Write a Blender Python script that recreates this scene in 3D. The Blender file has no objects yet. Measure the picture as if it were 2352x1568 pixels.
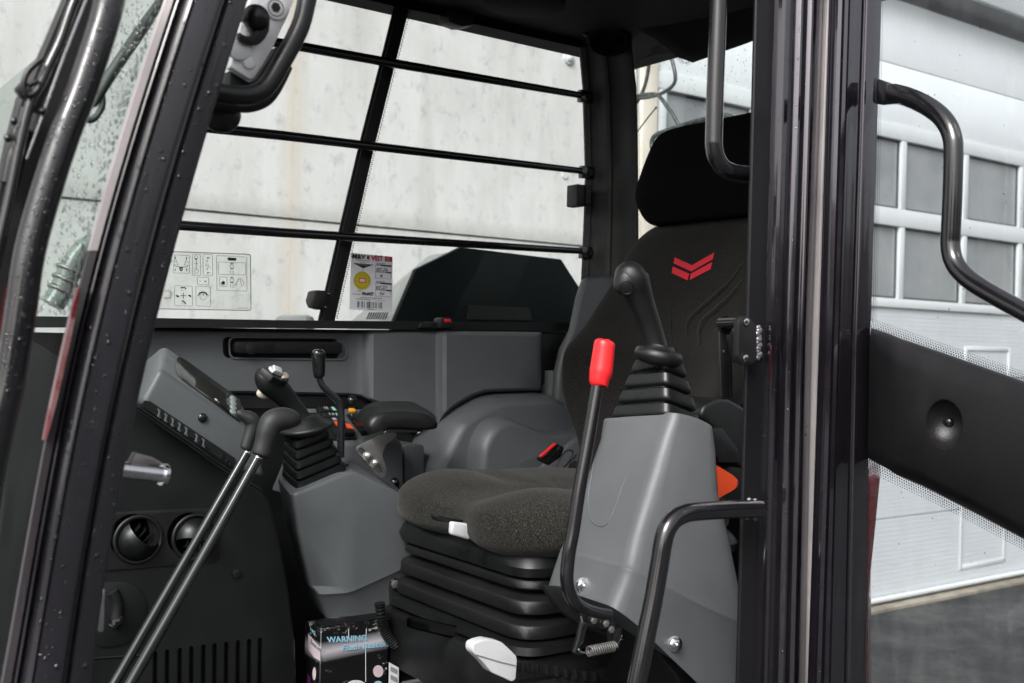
import bpy, bmesh, math, random
from mathutils import Vector, Matrix, geometry
from mathutils.bvhtree import BVHTree
random.seed(7)
V = Vector
rad = math.radians
C = bpy.context.scene.collection
SC = bpy.context.scene

# ------------------------------------------------------------------ camera
# world axes: x = towards the rear of the cab (and along the building), y = across the cab away from the camera, z = up
FPX = 2500.0                       # focal length in units of a 2352 px wide frame
TH = rad(54.0)
ROLL = rad(1.45)
CAM = V((0.0, 0.0, 1.75))
fwd = V((math.cos(TH), math.sin(TH), 0))
rgt0 = V((math.sin(TH), -math.cos(TH), 0))
up0 = V((0, 0, 1))
rgt = rgt0 * math.cos(ROLL) + up0 * math.sin(ROLL)
upv = up0 * math.cos(ROLL) - rgt0 * math.sin(ROLL)
cd = bpy.data.cameras.new("camera")
cam = bpy.data.objects.new("camera", cd)
C.objects.link(cam)
M = Matrix((rgt, upv, -fwd)).transposed().to_4x4()
M.translation = CAM
cam.matrix_world = M
cd.sensor_width = 36.0
cd.lens = FPX / 2352.0 * 36.0
cd.clip_start = 0.05
cd.clip_end = 1000
cd.dof.use_dof = True
cd.dof.focus_distance = 1.8
cd.dof.aperture_fstop = 7.5
SC.camera = cam

# ------------------------------------------------------------------ sky and sun (overcast)
SUN_EL, SUN_AZ = rad(42), rad(212)
w = bpy.data.worlds.new("World")
SC.world = w
w.use_nodes = True
nt = w.node_tree
bg = nt.nodes["Background"]
sky = nt.nodes.new("ShaderNodeTexSky")
sky.sky_type = 'NISHITA'
sky.sun_disc = False
sky.sun_elevation = SUN_EL
sky.sun_rotation = rad(90) - SUN_AZ
sky.air_density = 1.2
sky.dust_density = 6.0
hs = nt.nodes.new("ShaderNodeHueSaturation")
hs.inputs["Saturation"].default_value = 0.22
nt.links.new(sky.outputs[0], hs.inputs["Color"])
nt.links.new(hs.outputs[0], bg.inputs[0])
bg.inputs[1].default_value = 0.128
sd = bpy.data.lights.new("sun", 'SUN')
sd.energy = 2.0
sd.angle = rad(25)
sd.color = (1.0, 0.985, 0.975)
so = bpy.data.objects.new("sun", sd)
C.objects.link(so)
sdir = V((math.cos(SUN_EL) * math.cos(SUN_AZ), math.cos(SUN_EL) * math.sin(SUN_AZ), math.sin(SUN_EL)))
so.rotation_euler = (-sdir).to_track_quat('-Z', 'Y').to_euler()
so.location = (0, 0, 20)
SC.view_settings.view_transform = 'Standard'
SC.view_settings.look = 'None'
SC.view_settings.gamma = 1.0
SC.view_settings.exposure = 0.64
SC.cycles.max_bounces = 12
SC.cycles.transparent_max_bounces = 24

# ------------------------------------------------------------------ turning places in the photograph into points on real planes
def ray(px, py):
    return fwd + rgt * ((px - 1176.0) / FPX) + upv * ((784.0 - py) / FPX)
def onB(px, py, b):
    d = ray(px, py); return CAM + d * (b / d.y)
def onA(px, py, a):
    d = ray(px, py); return CAM + d * (a / d.x)
def onZ(px, py, z):
    d = ray(px, py); return CAM + d * ((z - CAM.z) / d.z)
def at(px, py, dep):
    return CAM + ray(px, py) * dep
def onP(px, py, p0, n):
    d = ray(px, py); return CAM + d * ((p0 - CAM).dot(n) / d.dot(n))
def dep(p):
    return (p - CAM).dot(fwd)
def lerp(a, b, t): return a + (b - a) * t
def curve_x(pts, y):               # piecewise linear x(y)
    for (x0, y0), (x1, y1) in zip(pts, pts[1:]):
        if y <= y1 or (x1, y1) == tuple(pts[-1]):
            return x0 + (x1 - x0) * (y - y0) / (y1 - y0)
def curve_y(pts, x):               # piecewise linear y(x)
    for (x0, y0), (x1, y1) in zip(pts, pts[1:]):
        if x <= x1 or (x1, y1) == tuple(pts[-1]):
            return y0 + (y1 - y0) * (x - x0) / (x1 - x0)
def catmull(pts, k=6):
    out = []
    n = len(pts)
    for i in range(n - 1):
        p0 = pts[max(i - 1, 0)]; p1 = pts[i]; p2 = pts[i + 1]; p3 = pts[min(i + 2, n - 1)]
        for j in range(k):
            t = j / k
            out.append(tuple(0.5 * ((2 * b) + (-a + c) * t + (2 * a - 5 * b + 4 * c - d) * t * t + (-a + 3 * b - 3 * c + d) * t ** 3)
                             for a, b, c, d in zip(p0, p1, p2, p3)))
    out.append(tuple(pts[-1]))
    return out

# ------------------------------------------------------------------ materials
MATS = {}
def new_mat(name):
    m = bpy.data.materials.new(name); m.use_nodes = True
    MATS[name] = m
    return m, m.node_tree, m.node_tree.nodes["Principled BSDF"]
def mat(name, col, rough=0.5, metal=0.0, coat=0.0, bump=0.0, bscale=400.0, var=0.0, vscale=6.0, spec=0.5, coatrough=0.05, dirt=None, sheen=0.0, stretch=None):
    m, t, p = new_mat(name)
    p.inputs["Base Color"].default_value = (*col, 1)
    p.inputs["Roughness"].default_value = rough
    p.inputs["Metallic"].default_value = metal
    p.inputs["Coat Weight"].default_value = coat
    p.inputs["Coat Roughness"].default_value = coatrough
    p.inputs["Specular IOR Level"].default_value = spec
    if sheen: p.inputs["Sheen Weight"].default_value = sheen
    tc = t.nodes.new("ShaderNodeTexCoord")
    src = tc.outputs["Object"]
    if stretch:
        mp = t.nodes.new("ShaderNodeMapping"); mp.inputs["Scale"].default_value = stretch
        t.links.new(src, mp.inputs[0]); src = mp.outputs[0]
    if bump:
        n = t.nodes.new("ShaderNodeTexNoise"); n.inputs["Scale"].default_value = bscale; n.inputs["Detail"].default_value = 3
        b = t.nodes.new("ShaderNodeBump"); b.inputs["Strength"].default_value = bump; b.inputs["Distance"].default_value = 0.001
        t.links.new(src, n.inputs["Vector"]); t.links.new(n.outputs[0], b.inputs["Height"])
        t.links.new(b.outputs[0], p.inputs["Normal"])
    if var:
        n = t.nodes.new("ShaderNodeTexNoise"); n.inputs["Scale"].default_value = vscale; n.inputs["Detail"].default_value = 6
        n.inputs["Roughness"].default_value = 0.65
        t.links.new(src, n.inputs["Vector"])
        r = t.nodes.new("ShaderNodeMapRange")
        r.inputs[1].default_value = 0.3; r.inputs[2].default_value = 0.7
        r.inputs[3].default_value = 1 - var; r.inputs[4].default_value = 1 + var
        t.links.new(n.outputs[0], r.inputs[0])
        mx = t.nodes.new("ShaderNodeVectorMath"); mx.operation = 'SCALE'
        mx.inputs[0].default_value = col
        t.links.new(r.outputs[0], mx.inputs["Scale"]); t.links.new(mx.outputs[0], p.inputs["Base Color"])
        r2 = t.nodes.new("ShaderNodeMapRange")
        r2.inputs[1].default_value = 0.3; r2.inputs[2].default_value = 0.7
        r2.inputs[3].default_value = max(rough - 0.1, 0.02); r2.inputs[4].default_value = min(rough + 0.12, 1)
        t.links.new(n.outputs[0], r2.inputs[0]); t.links.new(r2.outputs[0], p.inputs["Roughness"])
    return m
def glass_mat(name, tint, ior=1.5, dirt=0.0, dscale=30, gain=1.0, rough=0.0):
    m = bpy.data.materials.new(name); m.use_nodes = True; t = m.node_tree; t.nodes.clear(); MATS[name] = m
    out = t.nodes.new("ShaderNodeOutputMaterial")
    tr = t.nodes.new("ShaderNodeBsdfTransparent"); tr.inputs[0].default_value = (*tint, 1)
    gl = t.nodes.new("ShaderNodeBsdfGlossy"); gl.inputs["Roughness"].default_value = rough
    lw = t.nodes.new("ShaderNodeLayerWeight"); lw.inputs[0].default_value = .5      # thin sheet: the same from both sides
    pw = t.nodes.new("ShaderNodeMath"); pw.operation = 'POWER'; pw.inputs[1].default_value = 5
    t.links.new(lw.outputs["Facing"], pw.inputs[0])
    f0 = ((ior - 1) / (ior + 1)) ** 2 * 1.8
    ad = t.nodes.new("ShaderNodeMath"); ad.operation = 'MULTIPLY_ADD'; ad.inputs[1].default_value = 1 - f0; ad.inputs[2].default_value = f0
    t.links.new(pw.outputs[0], ad.inputs[0])
    g = t.nodes.new("ShaderNodeMath"); g.operation = 'MULTIPLY'; g.inputs[1].default_value = gain; g.use_clamp = True
    t.links.new(ad.outputs[0], g.inputs[0])
    mx = t.nodes.new("ShaderNodeMixShader")
    t.links.new(g.outputs[0], mx.inputs[0]); t.links.new(tr.outputs[0], mx.inputs[1]); t.links.new(gl.outputs[0], mx.inputs[2])
    last = mx
    if dirt:
        tc = t.nodes.new("ShaderNodeTexCoord")
        mp = t.nodes.new("ShaderNodeMapping"); mp.inputs["Scale"].default_value = (1, 1, 0.25)
        n = t.nodes.new("ShaderNodeTexNoise"); n.inputs["Scale"].default_value = dscale; n.inputs["Detail"].default_value = 8; n.inputs["Roughness"].default_value = .7
        r = t.nodes.new("ShaderNodeMapRange"); r.inputs[1].default_value = .45; r.inputs[2].default_value = .8; r.inputs[3].default_value = dirt * .35; r.inputs[4].default_value = dirt * 1.6
        df = t.nodes.new("ShaderNodeBsdfDiffuse"); df.inputs[0].default_value = (.75, .77, .77, 1)
        m2 = t.nodes.new("ShaderNodeMixShader")
        t.links.new(tc.outputs["Object"], mp.inputs[0]); t.links.new(mp.outputs[0], n.inputs["Vector"]); t.links.new(n.outputs[0], r.inputs[0])
        t.links.new(r.outputs[0], m2.inputs[0]); t.links.new(mx.outputs[0], m2.inputs[1]); t.links.new(df.outputs[0], m2.inputs[2])
        last = m2
    t.links.new(last.outputs[0], out.inputs[0])
    return m

paint = mat("dark_gloss_paint", (.0058, .0054, .0066), rough=.16, spec=.5, coat=.8, coatrough=.04, var=.10, vscale=9, bump=.05, bscale=120)
paint.node_tree.nodes["Principled BSDF"].inputs["Coat IOR"].default_value = 1.85
paint.node_tree.nodes["Principled BSDF"].inputs["Coat Weight"].default_value = .7
paint.node_tree.nodes["Principled BSDF"].inputs["Specular IOR Level"].default_value = 1.0
paint.node_tree.nodes["Principled BSDF"].inputs["Specular Tint"].default_value = (.95, .89, 1, 1)
paint.node_tree.nodes["Principled BSDF"].inputs["Coat Tint"].default_value = (.96, .92, 1, 1)
paint_sheen = mat("sheen_lightened_dark_paint", (.021, .0195, .0245), rough=.26, spec=.7, coat=.6, coatrough=.06, var=.25, vscale=14, stretch=(1, 1, .15), bump=.05, bscale=120)  # same dark paint, base lightened to stand in for the pillar's sky sheen
paint2 = mat("charcoal_tube_paint", (.0085, .0080, .0095), rough=.2, coat=.8, coatrough=.08, var=.08, vscale=20, bump=.06, bscale=200)
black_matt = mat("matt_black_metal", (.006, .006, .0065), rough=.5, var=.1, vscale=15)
black_gloss = mat("gloss_black_plastic", (.010, .010, .011), rough=.12, coat=.5)
rubber = mat("black_rubber", (.0075, .008, .0085), rough=.36, bump=.15, bscale=500, var=.1, vscale=30)
grip_rubber = mat("soft_black_grip", (.0105, .011, .0115), rough=.38, bump=.35, bscale=900, var=.08, vscale=25)
handle_rubber = mat("charcoal_moulded_rubber", (.026, .0255, .027), rough=.5, bump=.4, bscale=700, var=.08, vscale=25)
grey = mat("grey_textured_plastic", (.104, .110, .117), rough=.38, bump=.35, bscale=900, var=.07, vscale=12)
grey_dk = mat("dark_grey_textured_plastic", (.0065, .0068, .0075), rough=.44, bump=.25, bscale=1200, var=.06, vscale=8)
trim = mat("black_textured_trim", (.0085, .0080, .0090), rough=.38, bump=.45, bscale=800, var=.08, vscale=8)
lining = mat("black_roof_lining", (.0028, .0026, .0026), spec=.15, rough=.9, bump=.2, bscale=900)
steel = mat("brushed_steel", (.86, .85, .87), rough=.42, metal=.25, var=.08, vscale=40)
weld_m = mat("painted_weld", (.22, .21, .22), rough=.25, metal=.6, var=.3, vscale=200)
zinc = mat("zinc_plated_steel", (.80, .79, .82), rough=.22, metal=1, var=.06, vscale=60)
chrome = mat("polished_chrome", (.85, .85, .86), rough=.08, metal=1)
bare_metal = mat("dull_bare_metal", (.26, .25, .24), rough=.45, metal=.7, var=.1, vscale=40)
lever_black = mat("glossy_black_lever_paint", (.018, .019, .021), rough=.10, spec=.5, coat=.6, coatrough=.10)
lever_black.node_tree.nodes["Principled BSDF"].inputs["Coat IOR"].default_value = 1.55
seal_metal = mat("wet_seal_strip", (.30, .28, .28), rough=.14, metal=.2, var=.55, vscale=14, stretch=(1, 1, .12), bump=.4, bscale=60)
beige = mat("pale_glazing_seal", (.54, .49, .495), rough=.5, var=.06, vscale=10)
red_knob = mat("bright_red_plastic", (.80, .022, .026), rough=.35, bump=.1, bscale=500)
seal_reflect = mat("reflection_streaked_glazing_seal", (.035, .030, .034), rough=.18, coat=.8, var=.35, vscale=30, stretch=(1, 1, .06))  # lower run of the seal: dark tone and streaks imitate its reflections
red_paint = mat("red_gloss_paint", (.11, .004, .010), rough=.25, coat=.4, var=.12, vscale=30)
red_print = mat("red_fabric_print", (.72, .022, .045), rough=.75, bump=.5, bscale=900)
white_pl = mat("off_white_plastic", (.66, .66, .67), rough=.42, var=.04, vscale=30, bump=.1, bscale=500)
cream_pl = mat("cream_button_plastic", (.62, .56, .47), rough=.35)
green_pl = mat("pale_green_button", (.42, .47, .45), rough=.35)
orange_pl = mat("orange_button", (.85, .10, .02), rough=.35)
amber_pl = mat("amber_button", (.75, .33, .02), rough=.4)
mint_pl = mat("mint_print", (.25, .55, .42), rough=.5)
orange_web = mat("orange_webbing", (.85, .075, .012), rough=.6, bump=.6, bscale=500)
screen_m = mat("dark_display_glass", (.008, .008, .0075), rough=.18, spec=.35)
lcd_m = mat("unlit_lcd", (.022, .021, .018), rough=.2, spec=.35)
white_print = mat("white_print", (.80, .80, .84), rough=.45)
black_print = mat("black_print", (.012, .012, .014), rough=.5)
grey_print = mat("grey_print", (.30, .30, .32), rough=.6)
line_print = mat("grey_green_line_print", (.17, .19, .18), rough=.6)
dred_print = mat("dark_red_print", (.42, .014, .02), rough=.5)
yellow_print = mat("yellow_print", (.55, .47, .02), rough=.45, var=.1, vscale=300)
pink_print = mat("pink_print", (.72, .58, .62), rough=.5)
blue_print = mat("pale_blue_print", (.35, .62, .78), rough=.5)
purple_print = mat("purple_print", (.16, .02, .14), rough=.5)
film_m = glass_mat("clear_decal_film", (.95, .96, .95), ior=1.3, dirt=.03, dscale=60, gain=.5)
side_glass = glass_mat("side_window_glass", (.91, .935, .925), ior=1.45, gain=.35)
rear_glass_m = glass_mat("rear_window_glass", (.86, .90, .90), ior=1.45, dirt=.05, dscale=60)
door_glass_m = glass_mat("door_glass", (.86, .89, .90), ior=1.4, dirt=.05, dscale=26)
wind_glass_m = glass_mat("windscreen_glass", (.74, .79, .77), ior=1.3, dirt=.008, dscale=40, gain=.045)
drop_m = glass_mat("water_drop", (.62, .64, .65), ior=1.33, gain=1.6)

# fabric with flecks
fab, t_, p_ = new_mat("grey_flecked_fabric")
tc = t_.nodes.new("ShaderNodeTexCoord")
n1 = t_.nodes.new("ShaderNodeTexNoise"); n1.inputs["Scale"].default_value = 500; n1.inputs["Detail"].default_value = 4; n1.inputs["Roughness"].default_value = .8
n2 = t_.nodes.new("ShaderNodeTexNoise"); n2.inputs["Scale"].default_value = 9; n2.inputs["Detail"].default_value = 3
rp = t_.nodes.new("ShaderNodeValToRGB")
e = rp.color_ramp.elements
e[0].position = .42; e[0].color = (.006, .0057, .005, 1)
e[1].position = .62; e[1].color = (.064, .059, .049, 1)
ee = rp.color_ramp.elements.new(.5); ee.color = (.014, .0132, .0112, 1)
t_.links.new(tc.outputs["Object"], n1.inputs["Vector"]); t_.links.new(tc.outputs["Object"], n2.inputs["Vector"])
t_.links.new(n1.outputs[0], rp.inputs[0])
hv = t_.nodes.new("ShaderNodeHueSaturation")
mr = t_.nodes.new("ShaderNodeMapRange"); mr.inputs[3].default_value = .8; mr.inputs[4].default_value = 1.2
t_.links.new(n2.outputs[0], mr.inputs[0]); t_.links.new(mr.outputs[0], hv.inputs["Value"])
t_.links.new(rp.outputs[0], hv.inputs["Color"]); t_.links.new(hv.outputs[0], p_.inputs["Base Color"])
p_.inputs["Roughness"].default_value = .95; p_.inputs["Specular IOR Level"].default_value = .15
p_.inputs["Sheen Weight"].default_value = .1
bb = t_.nodes.new("ShaderNodeBump"); bb.inputs["Strength"].default_value = .5; bb.inputs["Distance"].default_value = .001
t_.links.new(n1.outputs[0], bb.inputs["Height"]); t_.links.new(bb.outputs[0], p_.inputs["Normal"])
black_fab = mat("black_seat_fabric", (.0135, .013, .0118), rough=.97, bump=1.0, bscale=380, var=.75, vscale=260, spec=.1, sheen=.1)
head_fab = mat("black_headrest_fabric", (.0035, .0033, .0033), rough=.97, bump=.5, bscale=500, spec=.08)

# concrete wall: mottled, streaked, stained
conc, t_, p_ = new_mat("mottled_concrete")
tc = t_.nodes.new("ShaderNodeTexCoord")
def noise(t, src, scale, detail=6, rough=.6, sc=None):
    if sc:
        mp = t.nodes.new("ShaderNodeMapping"); mp.inputs["Scale"].default_value = sc
        t.links.new(src, mp.inputs[0]); src = mp.outputs[0]
    n = t.nodes.new("ShaderNodeTexNoise"); n.inputs["Scale"].default_value = scale; n.inputs["Detail"].default_value = detail; n.inputs["Roughness"].default_value = rough
    t.links.new(src, n.inputs["Vector"]); return n.outputs[0]
def ramp(t, src, stops):
    r = t.nodes.new("ShaderNodeValToRGB"); el = r.color_ramp.elements
    el[0].position, el[0].color = stops[0][0], (*stops[0][1], 1)
    el[1].position, el[1].color = stops[-1][0], (*stops[-1][1], 1)
    for s in stops[1:-1]:
        x = el.new(s[0]); x.color = (*s[1], 1)
    t.links.new(src, r.inputs[0]); return r.outputs[0]
def mixc(t, a, b, f, mode='MIX'):
    m = t.nodes.new("ShaderNodeMix"); m.data_type = 'RGBA'; m.blend_type = mode
    for s, v in ((m.inputs[0], f), (m.inputs[6], a), (m.inputs[7], b)):
        if hasattr(v, 'links'): t.links.new(v, s)
        elif isinstance(v, (int, float)): s.default_value = v
        else: s.default_value = (*v, 1)
    return m.outputs[2]
O_ = tc.outputs["Object"]
base = ramp(t_, noise(t_, O_, 2.2, 8, .68, (1, 1, .55)), [(.30, (.56, .565, .555)), (.5, (.655, .66, .65)), (.72, (.73, .735, .73))])
sp = ramp(t_, noise(t_, O_, 13, 5, .75, (1, 1, .75)), [(.30, (.50, .52, .54)), (.46, (1, 1, 1)), (.9, (1, 1, 1))])
base = mixc(t_, base, sp, .6, 'MULTIPLY')
st = ramp(t_, noise(t_, O_, 5, 6, .65, (1, 1, .10)), [(.33, (.80, .80, .79)), (.52, (1, 1, 1)), (1, (1, 1, 1))])
base = mixc(t_, base, st, .6, 'MULTIPLY')
# rust stain running down the upright joint at x = 2.12, dirt along the level joint at z = 2.29 (object coords = world)
sx = t_.nodes.new("ShaderNodeSeparateXYZ"); t_.links.new(O_, sx.inputs[0])
def band(t, src, c, wd):
    a = t.nodes.new("ShaderNodeMath"); a.operation = 'SUBTRACT'; a.inputs[1].default_value = c; t.links.new(src, a.inputs[0])
    b = t.nodes.new("ShaderNodeMath"); b.operation = 'ABSOLUTE'; t.links.new(a.outputs[0], b.inputs[0])
    r = t.nodes.new("ShaderNodeMapRange"); r.inputs[1].default_value = 0; r.inputs[2].default_value = wd; r.inputs[3].default_value = 1; r.inputs[4].default_value = 0
    t.links.new(b.outputs[0], r.inputs[0]); return r.outputs[0]
def mul(t, a, b):
    m = t.nodes.new("ShaderNodeMath"); m.operation = 'MULTIPLY'; m.use_clamp = True
    for i, v in enumerate((a, b)):
        if hasattr(v, 'links'): t.links.new(v, m.inputs[i])
        else: m.inputs[i].default_value = v
    return m.outputs[0]
nz = noise(t_, O_, 7, 5, .7, (1, 1, .3))
base = mixc(t_, base, (.60, .48, .33), mul(t_, band(t_, sx.outputs[0], 3.12, .075), mul(t_, nz, .8)))
base = mixc(t_, base, (.36, .36, .34), mul(t_, band(t_, sx.outputs[2], 2.305, .075), mul(t_, noise(t_, O_, 26, 6, .8), 1.15)))
t_.links.new(base, p_.inputs["Base Color"]); p_.inputs["Roughness"].default_value = .85
bb = t_.nodes.new("ShaderNodeBump"); bb.inputs["Strength"].default_value = .3; bb.inputs["Distance"].default_value = .004
t_.links.new(noise(t_, O_, 30, 8, .7), bb.inputs["Height"]); t_.links.new(bb.outputs[0], p_.inputs["Normal"])

cream_wall = mat("cream_painted_pier", (.66, .61, .52), rough=.8, var=.08, vscale=5)
door_panel_m = mat("pale_grey_door_sheet", (.60, .625, .65), rough=.45, var=.04, vscale=3)
door_white = mat("white_door_frame", (.64, .67, .68), rough=.4, var=.03, vscale=5)
clad_m = mat("pale_blue_grey_cladding", (.80, .835, .86), rough=.5, var=.03, vscale=2)
pane_m, t_, p_ = new_mat("dull_grey_pane")
O_ = None
tc = t_.nodes.new("ShaderNodeTexCoord")
t_.links.new(ramp(t_, noise(t_, tc.outputs["Object"], 1.6, 7, .6), [(.32, (.20, .215, .225)), (.5, (.28, .295, .305)), (.75, (.35, .365, .37))]), p_.inputs["Base Color"])
p_.inputs["Roughness"].default_value = .05; p_.inputs["Specular IOR Level"].default_value = 1.0
kerb_m, t_, p_ = new_mat("sandy_concrete_strip")
tc = t_.nodes.new("ShaderNodeTexCoord")
t_.links.new(ramp(t_, noise(t_, tc.outputs["Object"], 6, 8, .7), [(.3, (.12, .105, .08)), (.5, (.26, .23, .18)), (.7, (.38, .34, .28))]), p_.inputs["Base Color"])
p_.inputs["Roughness"].default_value = .8
asph, t_, p_ = new_mat("wet_asphalt")
tc = t_.nodes.new("ShaderNodeTexCoord"); O_ = tc.outputs["Object"]
a1 = ramp(t_, noise(t_, O_, 1.3, 8, .7), [(.34, (.012, .0125, .013)), (.5, (.026, .027, .028)), (.68, (.065, .065, .065))])
a2 = ramp(t_, noise(t_, O_, 34, 5, .85), [(.35, (.5, .5, .5)), (.56, (1, 1, 1)), (.68, (3.0, 3.0, 3.0))])
t_.links.new(mixc(t_, a1, a2, .7, 'MULTIPLY'), p_.inputs["Base Color"])
rr = t_.nodes.new("ShaderNodeMapRange"); rr.inputs[1].default_value = .35; rr.inputs[2].default_value = .6; rr.inputs[3].default_value = .4; rr.inputs[4].default_value = .9; p_.inputs["Specular IOR Level"].default_value = .3
t_.links.new(noise(t_, O_, 2.1, 6, .6), rr.inputs[0]); t_.links.new(rr.outputs[0], p_.inputs["Roughness"])
bb = t_.nodes.new("ShaderNodeBump"); bb.inputs["Strength"].default_value = .6; bb.inputs["Distance"].default_value = .01
t_.links.new(noise(t_, O_, 90, 4, .8), bb.inputs["Height"]); t_.links.new(bb.outputs[0], p_.inputs["Normal"])
hill_m = mat("dark_distant_woodland", (.012, .015, .013), rough=.95, var=.4, vscale=.3)
hood_m = mat("black_bonnet_paint", (.004, .007, .007), rough=.4, spec=.12, var=.2, vscale=8)
hoodgrey_m = mat("grey_bonnet_paint", (.19, .20, .20), rough=.4, var=.06, vscale=8)
wiper_m = mat("dull_green_black_rubber", (.022, .035, .030), rough=.6)
wet_hose = mat("wet_black_hose", (.035, .042, .042), rough=.25, bump=.8, bscale=110, var=.3, vscale=90)

# ------------------------------------------------------------------ object helpers
ORG = {}
def thing(name, label, cat, loc, group=None):
    o = bpy.data.objects.new(name, None); C.objects.link(o)
    o.empty_display_size = .05
    o.location = loc; o['label'] = label; o['category'] = cat
    if group: o['group'] = group
    ORG[o.name] = V(loc)
    return o
def tag(o, label, cat, group=None):
    o['label'] = label; o['category'] = cat
    if group: o['group'] = group
    return o
def structure(o): o['kind'] = 'structure'; return o
def stuff(o): o['kind'] = 'stuff'; return o

class MB:
    def __init__(s): s.v = []; s.f = []
    def add(s, vs, fs):
        o = len(s.v); s.v += [V(p) for p in vs]; s.f += [tuple(i + o for i in f) for f in fs]; return s
    def loft(s, rings, cap=True, closed=True):
        n = len(rings[0]); vs = [p for r in rings for p in r]; fs = []
        for i in range(len(rings) - 1):
            for j in range(n if closed else n - 1):
                k = (j + 1) % n
                fs.append((i * n + j, i * n + k, (i + 1) * n + k, (i + 1) * n + j))
        if cap and closed:
            fs.append(tuple(range(n))[::-1]); fs.append(tuple((len(rings) - 1) * n + j for j in range(n)))
        return s.add(vs, fs)
    def prism(s, poly, vec):
        n = len(poly); vs = [V(p) for p in poly] + [V(p) + V(vec) for p in poly]
        fs = [tuple(range(n))[::-1], tuple(range(n, 2 * n))] + [(j, (j + 1) % n, n + (j + 1) % n, n + j) for j in range(n)]
        return s.add(vs, fs)
    def box(s, lo, hi):
        x0, y0, z0 = lo; x1, y1, z1 = hi
        return s.prism([(x0, y0, z0), (x1, y0, z0), (x1, y1, z0), (x0, y1, z0)], (0, 0, z1 - z0))
    def hexa(s, a, b):              # two quads
        return s.loft([a, b])
    def tube(s, pts, r, n=12, caps=True, flat=None):
        pts = [V(p) for p in pts]; m = len(pts)
        rs = r if isinstance(r, (list, tuple)) else [r] * m
        tan = [(pts[min(i + 1, m - 1)] - pts[max(i - 1, 0)]).normalized() for i in range(m)]
        a = V((0, 0, 1)) if abs(tan[0].z) < .9 else V((1, 0, 0))
        u = tan[0].cross(a).normalized(); rings = []
        for i in range(m):
            u = (u - tan[i] * u.dot(tan[i])).normalized(); w_ = tan[i].cross(u)
            rings.append([pts[i] + (u * math.cos(2 * math.pi * k / n) + w_ * math.sin(2 * math.pi * k / n)) * rs[i] for k in range(n)])
        return s.loft(rings, caps)
    def ball(s, c, r, n=12, m=8, ax=(1, 1, 1)):
        c = V(c); rings = []
        for i in range(1, m):
            th = math.pi * i / m
            rings.append([c + V((r * ax[0] * math.sin(th) * math.cos(2 * math.pi * k / n), r * ax[1] * math.sin(th) * math.sin(2 * math.pi * k / n), r * ax[2] * math.cos(th))) for k in range(n)])
        o = len(s.v); s.loft(rings, False)
        s.v += [c + V((0, 0, r * ax[2])), c - V((0, 0, r * ax[2]))]; t = len(s.v) - 2
        for k in range(n):
            s.f.append((t, o + (k + 1) % n, o + k)); b = o + (m - 2) * n
            s.f.append((t + 1, b + k, b + (k + 1) % n))
        return s
    def disc(s, c, nrm, r, thick=.002, n=16, ry=None, ang=0):       # short cylinder, face along nrm
        c = V(c); nrm = V(nrm).normalized()
        u = nrm.cross(V((0, 0, 1)))
        u = u.normalized() if u.length > .1 else V((1, 0, 0))
        w_ = nrm.cross(u)
        if ang: u, w_ = u * math.cos(ang) + w_ * math.sin(ang), w_ * math.cos(ang) - u * math.sin(ang)
        ry = ry or r
        ring = [c + u * r * math.cos(2 * math.pi * k / n) + w_ * ry * math.sin(2 * math.pi * k / n) for k in range(n)]
        return s.prism(ring, nrm * thick)
    def torus(s, c, nrm, R, r, n=28, m=8):
        c = V(c); nrm = V(nrm).normalized(); u = nrm.cross(V((0, 0, 1)))
        u = u.normalized() if u.length > .1 else V((1, 0, 0)); w_ = nrm.cross(u); vs = []; fs = []
        for i in range(n):
            d = u * math.cos(2 * math.pi * i / n) + w_ * math.sin(2 * math.pi * i / n)
            for j in range(m):
                vs.append(c + d * (R + r * math.cos(2 * math.pi * j / m)) + nrm * r * math.sin(2 * math.pi * j / m))
        for i in range(n):
            for j in range(m):
                fs.append((i * m + j, ((i + 1) % n) * m + j, ((i + 1) % n) * m + (j + 1) % m, i * m + (j + 1) % m))
        return s.add(vs, fs)
    def build(s, name, m, parent=None, bevel=0, segs=2, smooth=40, sub=0, bang=28, tri=False, recalc=True):
        org = V((0, 0, 0))
        if parent is not None: org = ORG[parent.name]
        me = bpy.data.meshes.new(name)
        me.from_pydata([tuple(p - org) for p in s.v], [], s.f)
        bm = bmesh.new(); bm.from_mesh(me)
        if recalc: bmesh.ops.recalc_face_normals(bm, faces=bm.faces)
        if bevel:
            bmesh.ops.remove_doubles(bm, verts=bm.verts, dist=1e-6)
            ed = [e for e in bm.edges if len(e.link_faces) == 2 and e.calc_face_angle(0) > rad(bang)]
            bmesh.ops.bevel(bm, geom=ed, offset=bevel, segments=segs, profile=.5, affect='EDGES', clamp_overlap=True)
        if tri: bmesh.ops.triangulate(bm, faces=[f for f in bm.faces if len(f.verts) > 4])
        bm.to_mesh(me); bm.free()
        me.materials.append(m)
        if smooth:
            me.shade_smooth()
            if smooth < 180: me.set_sharp_from_angle(angle=rad(smooth))
        o = bpy.data.objects.new(name, me); C.objects.link(o)
        if parent is not None:
            o.parent = parent
        ORG[o.name] = org
        if sub:
            md = o.modifiers.new("subdivision", 'SUBSURF'); md.levels = sub; md.render_levels = sub
        return o
def cut(o, mb):                     # boolean difference baked into the mesh
    k = mb.build("cutter", black_matt)
    k.location = -ORG[o.name]
    par = o.parent; o.parent = None
    md = o.modifiers.new("b", 'BOOLEAN'); md.object = k; md.operation = 'DIFFERENCE'; md.solver = 'EXACT'
    dg = bpy.context.evaluated_depsgraph_get(); dg.update()
    me = bpy.data.meshes.new_from_object(o.evaluated_get(dg))
    o.modifiers.remove(md); o.data = me; o.parent = par
    bpy.data.objects.remove(k)
    me.shade_smooth(); me.set_sharp_from_angle(angle=rad(35))
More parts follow.
